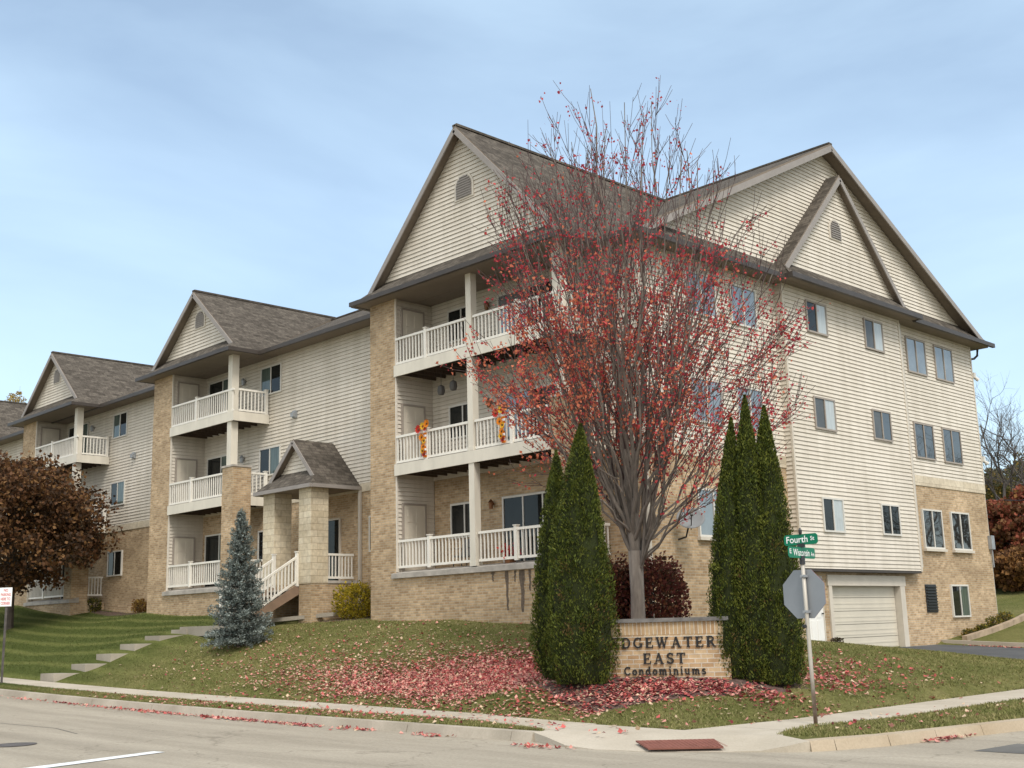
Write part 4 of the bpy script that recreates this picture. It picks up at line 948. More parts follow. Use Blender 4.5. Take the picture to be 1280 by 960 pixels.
def text_mesh(txt, mat, parent, T, u0, u1, z0, h, n0=.004, bold=.0):
    cu = bpy.data.curves.new('lettering', 'FONT'); cu.body = txt; cu.size = 1.0; cu.offset = bold; cu.extrude = 0.0
    ob = bpy.data.objects.new('lettering', cu); COL.objects.link(ob)
    dg = bpy.context.evaluated_depsgraph_get(); me = bpy.data.meshes.new_from_object(ob.evaluated_get(dg))
    bpy.data.objects.remove(ob); 
    v = np.array([x.co[:] for x in me.vertices]); lo, hi = v.min(0), v.max(0)
    su = (u1-u0)/(hi[0]-lo[0]); sv = h/.72                   # cap height of the face is about .72
    for x in me.vertices: x.co = T(u0+(x.co[0]-lo[0])*su, n0, z0+x.co[1]*sv)
    me.materials.clear(); me.materials.append(MATS[mat])
    o = bpy.data.objects.new('lettering', me); COL.objects.link(o); put(o, parent); return o

# stop sign post with street-name plates
PX, PY, PZ = -9.98, 15.99, 0.0
P = thing('street_sign_post', 'galvanised corner post with green street name plates above a stop sign seen from behind', 'street sign', (PX, PY, PZ))
lean = lambda z: (PX-.012*z, PY+.006*z)
m = MB(); m.tube([(*lean(z), z) for z in (-.15, .8, 1.6, 2.42)], .031, 12); m.build('pole', 'pole_galvanised', P, smooth=True)
zc = 1.95; x0, y0 = lean(zc); a = .40
oct_ = [(a*math.cos(RAD(22.5+45*k)), a*math.sin(RAD(22.5+45*k))) for k in range(8)]
m = MB(); m.prism([(x0-.05+u, y0+.05, zc+z) for u, z in oct_], (0, .004, 0)); so = m.build('stop_sign', 'sign_back', P)
so['label'] = 'grey back of an octagonal stop sign'
m = MB(); m.prism([(x0-.05+u*1.0, y0+.0555, zc+z*1.0) for u, z in oct_], (0, .002, 0)); m.build('sign_face', 'sign_red', so)
m = MB()
for dz in (-.27, .27): m.box(x0-.045, x0+.045, y0-.036, y0+.049, zc+dz-.02, zc+dz+.02); m.tube([(x0, y0-.036, zc+dz), (x0, y0-.055, zc+dz)], .014, 8)
m.build('bracket', 'grey_metal', P)
m = MB(); x1, y1 = lean(2.45)
m.tube([(x1, y1, 2.40), (x1, y1, 2.47)], [.045, .04], 12); m.box(x1-.02, x1+.02, y1-.05, y1+.05, 2.46, 2.53); m.box(x1-.06, x1+.06, y1-.02, y1+.02, 2.66, 2.72)
m.tube([(x1, y1, 2.86), (x1, y1, 2.89), (x1, y1, 2.93), (x1, y1, 2.965)], [.02, .028, .028, .008], 10); m.build('bracket', 'black_metal', P)
def plate(T, w, h, z, parts, lab):
    m = MB(); r = .03
    pts = [(-w/2+r, z), (w/2-r, z), (w/2, z+r), (w/2, z+h-r), (w/2-r, z+h), (-w/2+r, z+h), (-w/2, z+h-r), (-w/2, z+r)]
    m.prism([T(u, -.004, q) for u, q in pts], tuple(np.array(T(0, .004, 0))-np.array(T(0, -.004, 0)))); o = m.build('street_name_plate', 'sign_green', P); o['label'] = lab
    for txt, u0, u1, zz, hh in parts: text_mesh(txt, 'sign_white', o, T, u0, u1, z+zz, hh, .0065, .008)
TF = lambda u, n, z: (x1+u-.03*0, y1-n, z)
an = RAD(97); ca, sa = math.cos(an), math.sin(an)
TWs = lambda u, n, z: (x1+ca*u+sa*n, y1+sa*u-ca*n, z)
plate(TF, .60, .165, 2.70, (('Fourth', -.255, .125, .038, .105), ('St', .175, .245, .062, .065)), 'green plate reading Fourth St')
plate(TWs, .94, .17, 2.495, (('E', -.430, -.365, .065, .075), ('Wisconsin', -.305, .265, .036, .108), ('Ave', .315, .435, .040, .070)), 'green plate reading E Wisconsin Ave')
m = MB(); m.tube([(PX-.06, PY-.04, 1.46), (PX-.02, PY-.05, 1.46)], .03, 8); m.build('knob', 'black_metal', P)

# no parking sign
NX, NY = -36.6, 14.12; NZ = float(zs(NX))
Q = thing('parking_sign', 'small white no parking sign with red lettering on a grey post', 'parking sign', (NX, NY, NZ))
m = MB(); m.beam((NX, NY, NZ-.2), (NX+.05, NY, NZ+2.75), .055, .05); m.build('post', 'iron', Q)
rt = RAD(38); TN_ = lambda u, n, z: (NX+.05+math.cos(rt)*u+math.sin(rt)*n, NY-.04+math.sin(rt)*u-math.cos(rt)*n, z)
zb = NZ+2.28; m = MB(); m.box(-.20, .20, 0, .006, zb, zb+.56, T=TN_); pn = m.build('sign_panel', 'sign_white', Q)
for k, (t, w) in enumerate((('NO', .07), ('PARKING', .16), ('HERE TO', .155), ('CORNER', .15))): text_mesh(t, 'sign_red', pn, TN_, -w, w, zb+.44-k*.13, .085, .0095, .015)

# satellite dish, bracketed on the brick wall
DY, DZ = 24.35, 3.85
D = thing('satellite_dish', 'grey satellite dish on an arm fixed to the brick wall behind the maple', 'satellite dish', (XW, DY, DZ))
ax = Vector((.62, -.70, .42)).normalized(); qd = ax.to_track_quat('Z', 'Y').to_matrix(); c0 = np.array((XW+.50, DY-.1, DZ+.30))
m = MB(); prof = [(r, .35*r*r) for r in (0.001, .1, .2, .3, .36)]
i0 = len(m.v); m.lathe((0, 0, 0), prof+[(.365, .04), (.2, .0), (.001, -.02)], 28); m.v = [tuple(c0+np.array(qd@Vector((x*1.0, y*.85, z)))) for x, y, z in m.v]; m.build('reflector', 'dish_grey', D, smooth=True)
m = MB(); m.tube([(XW, DY, DZ-.2), (XW+.25, DY, DZ-.15), (XW+.36, DY-.02, DZ+.1), c0], .024, 8); m.tube([c0-np.array((0, 0, .28)), c0+np.array(ax)*.42-np.array((0, 0, .1))], .014, 6); m.build('arm', 'black_metal', D)
m = MB(); e = c0+np.array(ax)*.42-np.array((0, 0, .1)); m.tube([e-np.array(ax)*.05, e+np.array(ax)*.05], .035, 8); m.build('receiver', 'black_metal', D)

# garlands on the second-floor rail
def garland(x, label):
    z1, y = 7.24, YF-.02
    g = thing('garland', label, 'garland', (x, y, z1), 'autumn garlands on the balcony rail')
    m = MB(); n = 12; A = []; Bq = []
    for k in range(n+1):
        t = k/n; c = x+.02+.03*math.sin(t*9); A.append((c-.075, y-.02-.012*math.sin(t*22), z1-.02-t*.80)); Bq.append((c+.075, y-.02+.012*math.sin(t*22), z1-.02-t*.80))
    for k in range(n): m.poly([A[k], A[k+1], Bq[k+1], Bq[k]], k % 2)
    m.build('ribbon', ['sign_white', 'petal_orange'], g)
    for cx_, cz, rr, mats in [(-.19, .03, .14, 'petal_red'), (0, .10, .12, 'petal_yellow'), (.19, .15, .13, 'petal_orange'), (.10, .04, .10, 'petal_red'), (-.05, -.22, .12, 'petal_orange'), (.05, -.33, .10, 'petal_yellow'), (.02, -.50, .10, 'petal_orange'), (-.02, -.62, .09, 'petal_yellow'), (.05, -.72, .09, 'petal_red')]:
        c = np.array((x+cx_, y-.06, z1+cz)); m = MB()
        for k in range(11):
            t = 2*math.pi*k/11; d = np.array((math.cos(t), -.25, math.sin(t))); s = np.array((-math.sin(t), 0, math.cos(t)))
            m.poly([c+d*rr*.2-s*rr*.1, c+d*rr*.7-s*rr*.22, c+d*rr*1.05, c+d*rr*.7+s*rr*.22, c+d*rr*.2+s*rr*.1])
        m.lathe(c, [(.0, .03), (.035, .01), (.03, -.03), (.0, -.035)], 8, 1); m.build('flower', [mats, 'leaf_brown'], g, uv=False)
garland(-25.85, 'autumn flower garland left of the cream post on the second floor balcony rail')
garland(-22.55, 'autumn flower garland right of the cream post on the second floor balcony rail')
# balcony furniture
def flowerpot(x, y, z, label):
    g = thing('flower_pot', label, 'flower pot', (x, y, z)); m = MB(); m.lathe((x, y, z), [(.0, .0), (.13, .0), (.17, .26), (.19, .26), (.19, .30), (.15, .30), (.0, .27)], 14); m.build('pot', 'copper', g)
    Pn = np.array((x, y, z+.42))+rng.normal(size=(160, 3))*np.array((.16, .13, .11)); v, f, mi = leaf_quads(Pn, .09, pick(160, (5, 3))); np_mesh('foliage', v, f, mi, ['petal_red', 'leaf_crimson'], g)  # the pot's red flowers, built as leaf quads
flowerpot(-22.75, 22.05, 3.1, 'red flowers in a pot behind the ground floor balcony rail')
def patio_chair(x, y, z, rz, label):
    g = thing('patio_chair', label, 'chair', (x, y, z), 'patio chairs on the ground floor balcony'); c, s = math.cos(rz), math.sin(rz)
    T = lambda u, v, q: (x+c*u-s*v, y+s*u+c*v, z+q)
    m = MB(); m.box(-.24, .24, -.24, .24, .42, .46, T=T); m.build('seat', 'frame_dark', g)
    m = MB(); m.prism([T(-.23, .22, .48), T(.23, .22, .48), T(.22, .32, .95), T(-.22, .32, .95)], (0, .02, 0)); m.build('backrest', 'frame_dark', g)
    for u in (-.22, .22):
        for v in (-.22, .22): m = MB(); m.tube([T(u, v, 0), T(u, v, .42)], .015, 6); m.build('leg', 'black_metal', g)
        m = MB(); m.tube([T(u, -.22, .46), T(u, -.22, .66), T(u, .25, .68)], .014, 6); m.build('armrest', 'black_metal', g)
patio_chair(-25.0, 22.4, 3.1, .3, 'dark patio chair by the small window on the ground floor balcony')
patio_chair(-21.5, 22.5, 3.1, -.3, 'dark patio chair before the sliding door on the ground floor balcony')
for x, z in ((-26.0, 8.45), (-25.45, 8.5)):
    m = MB(); m.tube([(x, 22.5, 9.1), (x, 22.5, z+.25)], .008, 5); m.lathe((x, 22.5, z), [(.0, .26), (.10, .2), (.12, .05), (.09, -.05), (.0, -.06)], 10)
    tag(m.build('hanging_lantern', 'frame_dark'), 'dark lantern hanging under the third floor deck, ' + ('left one of the pair' if x < -25.7 else 'right one of the pair'), 'lantern', 'lanterns hanging under the deck')

# corner ramp plate, manhole
m = MB(); q = [(-11.02, 13.02, -.045), (-10.12, 13.62, -.028), (-9.72, 13.28, -.085), (-10.55, 12.72, -.098)]
q = [np.array(p)+(0, 0, .022) for p in q]; m.prism(q, (0, 0, -.02))
e1, e2 = q[1]-q[0], q[3]-q[0]
for i in range(18):
    for j in range(9):
        c = q[0]+e1*(i+.5)/18+e2*(j+.5)/9; m.lathe(c, [(.018, 0), (.012, .006), (.0, .007)], 6)
tag(m.build('tactile_plate', 'tactile_red'), 'rusty red tactile warning plate set in the corner kerb ramp', 'tactile plate')
m = MB(); c = (-20.0, 7.97, float(zs(-20))-.124); m.lathe(c, [(.36, 0), (.36, .004), (.30, .006), (.29, .003), (.0, .003)], 28); tag(m.build('manhole_cover', 'iron'), 'dark round iron manhole cover in the road at the left edge', 'manhole cover')
# edging kerbs
m = MB(); m.prism([(-33.2, 20.3, 1.82), (-30.6, 21.9, 2.02), (-30.6, 22.05, 2.02), (-33.2, 20.45, 1.82)], (0, 0, .12)); tag(m.build('edging', 'step_concrete'), 'concrete bed edging running up beside the porch stairs', 'edging')
m = MB(); pl = [(-18.25, 38.75), (-18.15, 40.5), (-18.1, 42.2), (-18.0, 44.2)]
for a, b in zip(pl[:-1], pl[1:]):
    za, zb_ = h1(*a), h1(*b); m.prism([(a[0]-.08, a[1], za-.1), (a[0]+.10, a[1], za-.1), (b[0]+.10, b[1]-.02, zb_-.1), (b[0]-.08, b[1]-.02, zb_-.1)], (0, 0, .26))
tag(m.build('edging', 'stone_edge'), 'tan stone edging climbing along the far right corner of the building', 'edging')

# ------------------------------------------------------------------ plants
def unit(v): return v/np.linalg.norm(v)
def curve(a, c, b, n): return [(1-t)**2*a+2*t*(1-t)*c+t*t*b for t in np.linspace(0, 1, n)]

def maple():
    bx, by = -15.82, 18.94; bz = h1(bx, by)-.05; base = np.array((bx, by, bz))
    t = thing('maple_tree', 'red maple losing its leaves behind the brick sign wall', 'tree', tuple(base))
    tr = MB(); tw = MB(); LP = []; LD = []; LZ = []
    right = np.array((R2[0], R2[1], 0)); right /= np.linalg.norm(right)
    tr.tube([base, base+(.0, 0, .5), base+(.02, 0, 1.4), base+(.0, .02, 2.3)], [.215, .158, .142, .150], 14)
    top = base+np.array((0, .02, 2.3))
    def leafpts(path, dens, zrel_f):
        L = sum(np.linalg.norm(path[i+1]-path[i]) for i in range(len(path)-1)); n = rng.poisson(L*dens*.42)
        for _ in range(n):
            s = rng.uniform(.15, 1)*(len(path)-1); i = min(int(s), len(path)-2); p = path[i]+(path[i+1]-path[i])*(s-i)
            
            for _ in range(rng.integers(1, 6)): LP.append(p+rng.normal(size=3)*.06-np.array((0, 0, .02)))
    def dens(p):
        z = p[2]-bz; s = (p-base)@right
        d = np.interp(z, [2.2, 3.0, 4.5, 6.5, 8.0, 8.8, 9.6, 12.5], [2.4, 5.4, 7.8, 8.4, 6.2, 3.0, 1.9, 1.5])*(1.0-.10*s)
        return d*rng.uniform(.35, 1.6)
    def ztop(r): return float(np.interp(r, [0, .8, 1.6, 2.3, 2.9, 3.4, 3.9], [12.4, 12.2, 11.8, 11.0, 9.7, 7.8, 5.8]))
    limbs = []; n = 62
    majors = []
    for dx, dy, tz in ((.30, .1, 11.9), (-.38, .2, 11.7), (.05, -.38, 12.3)):
        a = top-np.array((0, 0, .35)); majors.append((a, a+np.array((dx, dy, 4)), base+np.array((dx*2.2, dy*2.2, tz)), .085, math.atan2(dy, dx)))
    for k in range(9):
        az = k*2*math.pi/9+rng.uniform(-.3, .3); d = np.array((math.cos(az), math.sin(az), 0)); tr_ = rng.uniform(1.7, 2.9); a = base+np.array((0, 0, 1.5+.12*k+rng.uniform(0, .3)))
        majors.append((a, a+d*tr_*.45+np.array((0, 0, 2.6)), base+d*tr_+np.array((0, 0, ztop(tr_)*rng.uniform(.88, 1)))-0, 0.050*rng.uniform(.85, 1.2), az))
    limbs += [q[:4] for q in majors]
    for k in range(n):
        az = k*2.39996+rng.uniform(-.25, .25); q = k/(n-1); d = np.array((math.cos(az), math.sin(az), 0))
        tipr = np.interp(q, [0, .12, .3, .6, .85, 1], [3.7, 3.4, 3.1, 2.6, 1.6, .5])*rng.uniform(.82, 1.08)*(1+.17*(d@right))
        tipz = ztop(tipr)*rng.uniform(.86, 1.02) if k > 12 else rng.uniform(4.6, 6.4)
        mj = sorted(majors[3:], key=lambda q_: -math.cos(az-q_[4]))[rng.integers(0, 2)] if rng.uniform() < .8 else majors[rng.integers(0, 3)]
        sp = rng.uniform(.05, .5)*(.5 if k < 14 else 1); a = (1-sp)**2*mj[0]+2*sp*(1-sp)*mj[1]+sp*sp*mj[2]
        b = base+d*tipr+np.array((0, 0, tipz)); dz_ = b[2]-a[2]
        if dz_ < .6: continue
        c = a+(b-a)*np.array((.5, .5, 0))+np.array((0, 0, dz_*rng.uniform(.26, .42)))
        limbs.append((a, c, b, min(mj[3]*(1-sp)*.62, .045)*rng.uniform(.75, 1.1)))
    for a, c, b, r0 in limbs:
        pl = curve(a, c, b, 14); pl = [p+rng.normal(size=3)*.02*min(i, 3) for i, p in enumerate(pl)]
        tr.tube(pl, list(np.linspace(r0, .0085, 14)), 6, cap=False)
        leafpts(pl[8:], dens(pl[11])*.5, None)
        nb = 8
        for j in range(nb):
            s = .18+.80*(j+rng.uniform(0, 1))/nb; x = s*13; i = min(int(x), 12); p = pl[i]+(pl[i+1]-pl[i])*(x-i); tg = unit(pl[i+1]-pl[i])
            side = unit(np.cross(tg, rng.normal(size=3))); out_ = unit(np.array((p[0]-bx, p[1]-by, 0.001)))
            dr = unit(tg*.95+side*.42+out_*.22+np.array((0, 0, .18))); L = (2.7-1.4*s)*rng.uniform(.55, 1.2)*min(1, .5+.5*np.hypot(p[0]-bx, p[1]-by))
            for _ in range(6):
                e = p+dr*L+np.array((0, 0, .16*L)); 
                if e[2]-bz > ztop(np.hypot(e[0]-bx, e[1]-by)/(1+.1*(unit(e-base)@right))): L *= .75
            if L < .2: continue
            pl2 = curve(p, p+dr*L*.5, e, 6)
            tw.tube(pl2, list(np.linspace(max(.008, r0*(1-s)*.42), .0045, 6)), 4, cap=False)
            leafpts(pl2, dens(e), None)
            for w in range(5):
                s2 = rng.uniform(.2, 1); x = s2*5; i2 = min(int(x), 4); p2 = pl2[i2]+(pl2[i2+1]-pl2[i2])*(x-i2)
                sd = unit(np.cross(dr, rng.normal(size=3))); d2 = unit(dr*.85+sd*.5+np.array((0, 0, .22))); L2 = rng.uniform(.3, .85)
                e2 = p2+d2*L2+np.array((0, 0, .08)); pl3 = [p2, p2+d2*L2*.55, e2]; tw.tube(pl3, [.0065, .0055, .0045], 3, cap=False)
                leafpts(pl3, dens(e2)*1.1, None)
    tr.build('trunk', 'bark_maple', t, smooth=True, uv=False); tw.build('twigs', 'twig_maple', t, uv=False)
    LPa = np.array(LP); n = len(LPa); side = (LPa-base)@right
    pr = np.clip(.78-.22*side+.0*LPa[:, 2], .1, .95); pr *= np.clip((9.2-(LPa[:, 2]-bz))/3, .1, 1)
    u = rng.uniform(size=n); mi = np.where(u < pr*.75, 2, np.where(u < pr*.75+(1-pr*.75)*.58, 0, 1))
    v, f, mi = leaf_quads(LPa, rng.uniform(.038, .088, n), mi, aspect=.85, fold=.4); np_mesh('foliage', v, f, mi, ['leaf_red', 'leaf_crimson', 'leaf_orange'], t)
    return n
NLEAF = maple()

def arborvitae(x, y, H, r, label, lean=(0, 0)):
    z = h1(x, y); t = thing('arborvitae', label, 'evergreen', (x, y, z), 'arborvitae beside the sign wall')
    m = MB(); m.tube([(x, y, z-.1), (x, y, z+.9), (x+lean[0]*.5, y+lean[1]*.5, z+H*.6)], [.07, .06, .02], 8); m.build('trunk', 'bark_dark', t)
    hs = np.linspace(0, 1, 24); prof = np.interp(hs, [0, .04, .16, .32, .48, .63, .79, .93, 1], [.74, .9, 1, .95, .85, .69, .46, .20, .03])*r
    ph = rng.uniform(0, 6.28, 8)
    def lump(th, h): return 1+.055*np.sin(3*th+ph[0]+4*h)+.05*np.sin(5*th+ph[1]-7*h)+.045*np.sin(9*th+ph[2]+15*h)+.05*np.sin(2*th+ph[3]+23*h)*np.sin(4*th+ph[4]-31*h)
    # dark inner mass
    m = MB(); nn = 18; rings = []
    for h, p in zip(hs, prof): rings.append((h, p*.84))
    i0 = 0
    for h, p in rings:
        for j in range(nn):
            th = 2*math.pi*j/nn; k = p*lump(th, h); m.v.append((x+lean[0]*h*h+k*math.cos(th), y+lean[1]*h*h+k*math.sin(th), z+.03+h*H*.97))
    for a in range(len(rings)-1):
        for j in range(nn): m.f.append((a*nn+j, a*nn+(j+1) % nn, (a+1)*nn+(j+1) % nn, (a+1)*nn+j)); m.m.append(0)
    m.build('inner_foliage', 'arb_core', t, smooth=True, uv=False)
    n = int(27000*H*r/2.6)
    # sprays grouped in tufts
    ct = 1500; ch = rng.beta(1.0, 1.25, ct); cth = rng.uniform(0, 2*math.pi, ct)
    g = rng.integers(0, ct, n); h = np.clip(ch[g]+rng.normal(size=n)*.016, 0, 1); th = cth[g]+rng.normal(size=n)*.085/np.maximum(.25, np.interp(h, hs, prof)/r)
    tuft = rng.uniform(-.11, .085, ct)[g]
    rad = np.interp(h, hs, prof)*(lump(th, h)*rng.uniform(.86, 1.03, n)+tuft)
    P_ = np.c_[x+lean[0]*h*h+rad*np.cos(th), y+lean[1]*h*h+rad*np.sin(th), z+.02+h*H]
    dirs = np.c_[np.cos(th)*.55, np.sin(th)*.55, np.full(n, 1.0)]+(rng.normal(size=(ct, 3))*.35)[g]
    tone = rng.normal(size=ct)[g]+rng.normal(size=n)*.8
    mi = np.where(tone > .75, 2, np.where(tone < -.55, 1, 0)); mi = np.where((rng.uniform(size=ct)[g] < .035) & (h < .5), 3, mi)
    v, f, mi = leaf_quads(P_, rng.uniform(.030, .075, n), mi, dirs, aspect=.38, fold=.15); np_mesh('foliage', v, f, mi, ['arb_green', 'arb_dark', 'arb_light', 'arb_brown'], t)
arborvitae(-15.5, 16.25, 4.26, .47, 'shorter slim arborvitae at the far left of the sign wall', (.04, .04))
arborvitae(-14.66, 15.93, 4.68, .62, 'broad arborvitae overlapping the left end of the sign wall', (.10, .10))
arborvitae(-12.50, 17.56, 4.6, .385, 'slim arborvitae against the right end of the sign wall', (.15, .15))
arborvitae(-12.16, 17.74, 5.06, .42, 'tallest arborvitae, in the middle of the right clump', (.07, .07))
arborvitae(-11.90, 18.0, 4.92, .47, 'rightmost arborvitae of the right clump, nearest the street sign post', (.05, .05))

def spruce(x, y, H, r):
    z = h1(x, y); t = thing('blue_spruce', 'young blue spruce on the lawn before the entrance stairs', 'spruce', (x, y, z))
    m = MB(); m.tube([(x, y, z-.1), (x, y, z+H*.5), (x, y, z+H)], [.07, .045, .008], 8); V = []; Dd = []; MI = []
    nbr = 330
    for k in range(nbr):
        h = .03+.95*(k/nbr)**1.15; R_ = r*(1-h)**.88*1.02+.05; th = k*2.39996+rng.uniform(-.3, .3); L = R_*rng.uniform(.62, 1.12)
        d = np.array((math.cos(th), math.sin(th), 0)); s = np.array((-d[1], d[0], 0)); zz = z+h*H+rng.normal()*.02
        p0 = np.array((x, y, zz)); rise = (-.14+.60*h+rng.normal()*.07)*L
        m.tube([p0, p0+d*L*.6+np.array((0, 0, rise*.45)), p0+d*L+np.array((0, 0, rise+.06))], [.012, .008, .004], 4, cap=False)
        nf = int(95*L/r)+14
        for _ in range(nf):
            q = rng.uniform(.12, 1)**.75; side = rng.normal()*.19*L*(1.15-q)*1.3; p = p0+d*L*q+s*side+np.array((0, 0, rise*q**1.4+.05*q+rng.normal()*.035))
            V.append(p); Dd.append(unit(d*.7+s*np.sign(side)*.5+np.array((0, 0, rng.normal()*.5+.3)))); MI.append(2 if q > .7 and rng.uniform() < .6 else (1 if q < .45 and rng.uniform() < .6 else 0))
    m.build('trunk', 'bark_dark', t, uv=False)
    for _ in range(120): q = rng.uniform(0, 1); V.append(np.array((x, y, z+H*(.93+.09*q)))+rng.normal(size=3)*.03); Dd.append(np.array((rng.normal()*.5, rng.normal()*.5, 1.0))); MI.append(2)
    V = np.array(V); v, f, mi = leaf_quads(V, rng.uniform(.05, .11, len(V)), np.array(MI), np.array(Dd), aspect=.34, fold=.3); np_mesh('foliage', v, f, mi, ['spruce_blue', 'spruce_dark', 'spruce_light'], t)
spruce(-30.0, 18.2, 3.85, 1.02)

def cloud_tree(name, label, cat, x, y, z, H, R, trunk_r, clear, mats, wts, nleaf, size, nl=9, bark='bark_dark', sq=.8, seed=0, group=None, fill=.55):
    g = np.random.default_rng(seed); t = thing(name, label, cat, (x, y, z), group); m = MB(); base = np.array((x, y, z))
    c = base+np.array((0, 0, clear+(H-clear)*.48)); rz_ = (H-clear)*.52
    m.tube([base-np.array((0, 0, .2)), base+np.array((0, 0, clear*.6)), base+np.array((.03*R, 0, clear+rz_*.6)), base+np.array((0, 0, H*.9))], [trunk_r*1.25, trunk_r, trunk_r*.6, .01], 9)
    cl = []
    while len(cl) < nl*9:
        p = g.uniform(-1, 1, 3)
        if .25 < np.linalg.norm(p) < 1: 
            p[:2] *= 1-.25*max(0, p[2]); cl.append(p)
    cl = np.array(cl); P_ = c+cl*np.array((R, R, rz_))*.88
    for p in P_[:nl*3]:
        a = base+np.array((0, 0, clear*.9+rng.uniform(0, rz_*.5))); m.tube(curve(a, (a+p)/2+np.array((0, 0, .12*R)), p, 5), list(np.linspace(trunk_r*.35, .008, 5)), 5, cap=False)
    m.build('trunk', bark, t, uv=False)
    k = g.integers(0, len(cl), nleaf); sc = g.uniform(.16, .34, len(cl))[k][:, None]*R*sq; off = g.normal(size=(nleaf, 3)); off = off/np.linalg.norm(off, axis=1)[:, None]*g.uniform(.2, 1, (nleaf, 1))**.5
    L = P_[k]+off*sc*np.array((1.1, 1.1, .75)); tone = g.integers(0, 100, len(cl))[k]
    mi = pick(nleaf, wts); mi = np.where((tone < 30) & (g.uniform(size=nleaf) < .6), len(mats)-1, mi)
    v, f, mi = leaf_quads(L, g.uniform(.7, 1.3, nleaf)*size, mi, aspect=.8); np_mesh('foliage', v, f, mi, mats, t)
cloud_tree('ornamental_tree', 'round topped tree with dense rusty brown leaves at the left edge', 'tree', -48.75, 19.0, h1(-48.75, 19), 7.35, 3.95, .13, 1.45, ['leaf_brown', 'leaf_rust', 'leaf_umber'], (5, 2.6, 3.2), 25000, .16, nl=14, seed=4)

def bush(name, label, x, y, rx, ry, H, mats, wts, n, size, seed=1, group=None, up=.5):
    g = np.random.default_rng(seed); z = h1(x, y)-.03; t = thing(name, label, 'bush', (x, y, z), group); m = MB()
    for k in range(16):
        th = g.uniform(0, 6.28); q = g.uniform(.2, .85); m.tube([(x+.05*math.cos(th), y+.05*math.sin(th), z), (x+q*rx*.6*math.cos(th), y+q*ry*.6*math.sin(th), z+H*.5), (x+q*rx*math.cos(th), y+q*ry*math.sin(th), z+H*.86)], [.014, .01, .004], 4, cap=False)
    m.build('stems', 'bark_dark', t, uv=False)
    p = g.normal(size=(n, 3)); p /= np.linalg.norm(p, axis=1)[:, None]; p *= g.uniform(.12, 1, (n, 1))**.42
    th = np.arctan2(p[:, 1], p[:, 0]); lum = 1+.08*np.sin(3*th+seed)+.07*np.sin(5*th+2*p[:, 2]*3+seed)
    e = np.abs(p)**.85*np.sign(p)
    L = np.c_[x+e[:, 0]*rx*lum, y+e[:, 1]*ry*lum, z+H*.5+e[:, 2]*H*.5*lum]
    dirs = np.c_[p[:, 0], p[:, 1], np.full(n, up)]
    v, f, mi = leaf_quads(L, g.uniform(.7, 1.3, n)*size, pick(n, wts), dirs, aspect=.7); np_mesh('foliage', v, f, mi, mats, t)
bush('yellow_bush', 'round yellow leaved bush at the foot of the brick pier', -30.05, 22.35, .78, .6, 1.15, ['bush_yellow', 'bush_olive'], (3, 2), 3200, .075, 3)
bush('burning_bush', 'dark maroon bush to the right of the maple trunk', -16.85, 20.75, .72, .7, 2.0, ['bush_maroon', 'bush_brown', 'leaf_umber'], (5, 2, 2), 6500, .085, 5)
bush('burning_bush', 'brown topped bush to the left of the maple trunk', -17.75, 20.25, .66, .7, 2.0, ['bush_brown', 'bush_maroon', 'leaf_umber'], (4, 3, 2), 6000, .085, 6)
bush('shrub', 'small green shrub against the brick beneath the lower window', -49.3, 22.75, .38, .3, .62, ['bush_olive', 'hill_green'], (2, 3), 700, .08, 7)
bush('shrub', 'tan dried shrub beside the left pier of the middle balconies', -45.1, 22.75, .38, .3, .62, ['leaf_ochre', 'leaf_rust'], (2, 2), 700, .08, 8)
for k, (x, y, rr, hh) in enumerate(((-18.45, 39.6, .22, .32), (-18.45, 40.6, .2, .3), (-18.45, 41.6, .25, .42), (-18.42, 42.5, .26, .45))):
    bush('bed_plant', ('low dry plant nearest the driveway', 'second small plant up from the driveway', 'third small plant up from the driveway', 'leafy plant at the building corner')[k]+' in the narrow bed along the brick wall', x, y, rr, rr*1.6, hh, ['hill_green', 'bush_olive', 'leaf_ochre'], (3, 2, 1 if k else 3), 420, .07, 20+k, 'plants in the bed along the brick wall')
bush('bed_plant', 'small dark plant at the foot of the white side door', -18.55, 31.2, .16, .25, .25, ['leaf_umber', 'hill_green'], (2, 1), 200, .06, 31)

# bare tree
def bare_tree(label, x, y, z, H, R, seed, r0=.22, group=None, dens=1.0):
    g = np.random.default_rng(seed); t = thing('bare_tree', label, 'tree', (x, y, z), group); m = MB(); base = np.array((x, y, z))
    def grow(p, d, L, r, lev):
        n = 5; pl = [p]; dd = d.copy()
        for i in range(n): dd = unit(dd+g.normal(size=3)*.16+np.array((0, 0, .07))); pl.append(pl[-1]+dd*L/n)
        m.tube(pl, list(np.linspace(r, r*.45, n+1)), 6 if lev == 0 else 4 if lev < 3 else 3, cap=False)
        if lev >= 4: return
        for b in range(int((6, 5, 4, 4)[lev]*dens+.5)):
            s = g.uniform(.35, 1)*n; i = min(int(s), n-1); q = pl[i]+(pl[i+1]-pl[i])*(s-i); sd = unit(np.cross(dd, g.normal(size=3)))
            grow(q, unit(dd*.75+sd*.75+np.array((0, 0, .12))), L*g.uniform(.5, .72), r*.45, lev+1)
    grow(base-np.array((0, 0, .2)), np.array((0.03, 0, 1.0)), H*.52, r0, 0)
    m.build('trunk', 'bark_grey', t, uv=False)
def at(px, py, y):
    d = f_ + R2*((px-640)/1462.12) - U2*((py-480)/1462.12); k = y/d[1]; return d*k+np.array((0, 0, EYE))
p = at(1262, 640, 58); bare_tree('leafless branching tree rising beyond the right end of the building', p[0], p[1], h1(p[0], p[1]), 8.6, 4, 5, .13, dens=1.15)
p = at(1295, 640, 62); bare_tree('bare tree partly outside the right edge of the picture', p[0], p[1], h1(p[0], p[1]), 8.2, 4, 9, .13)
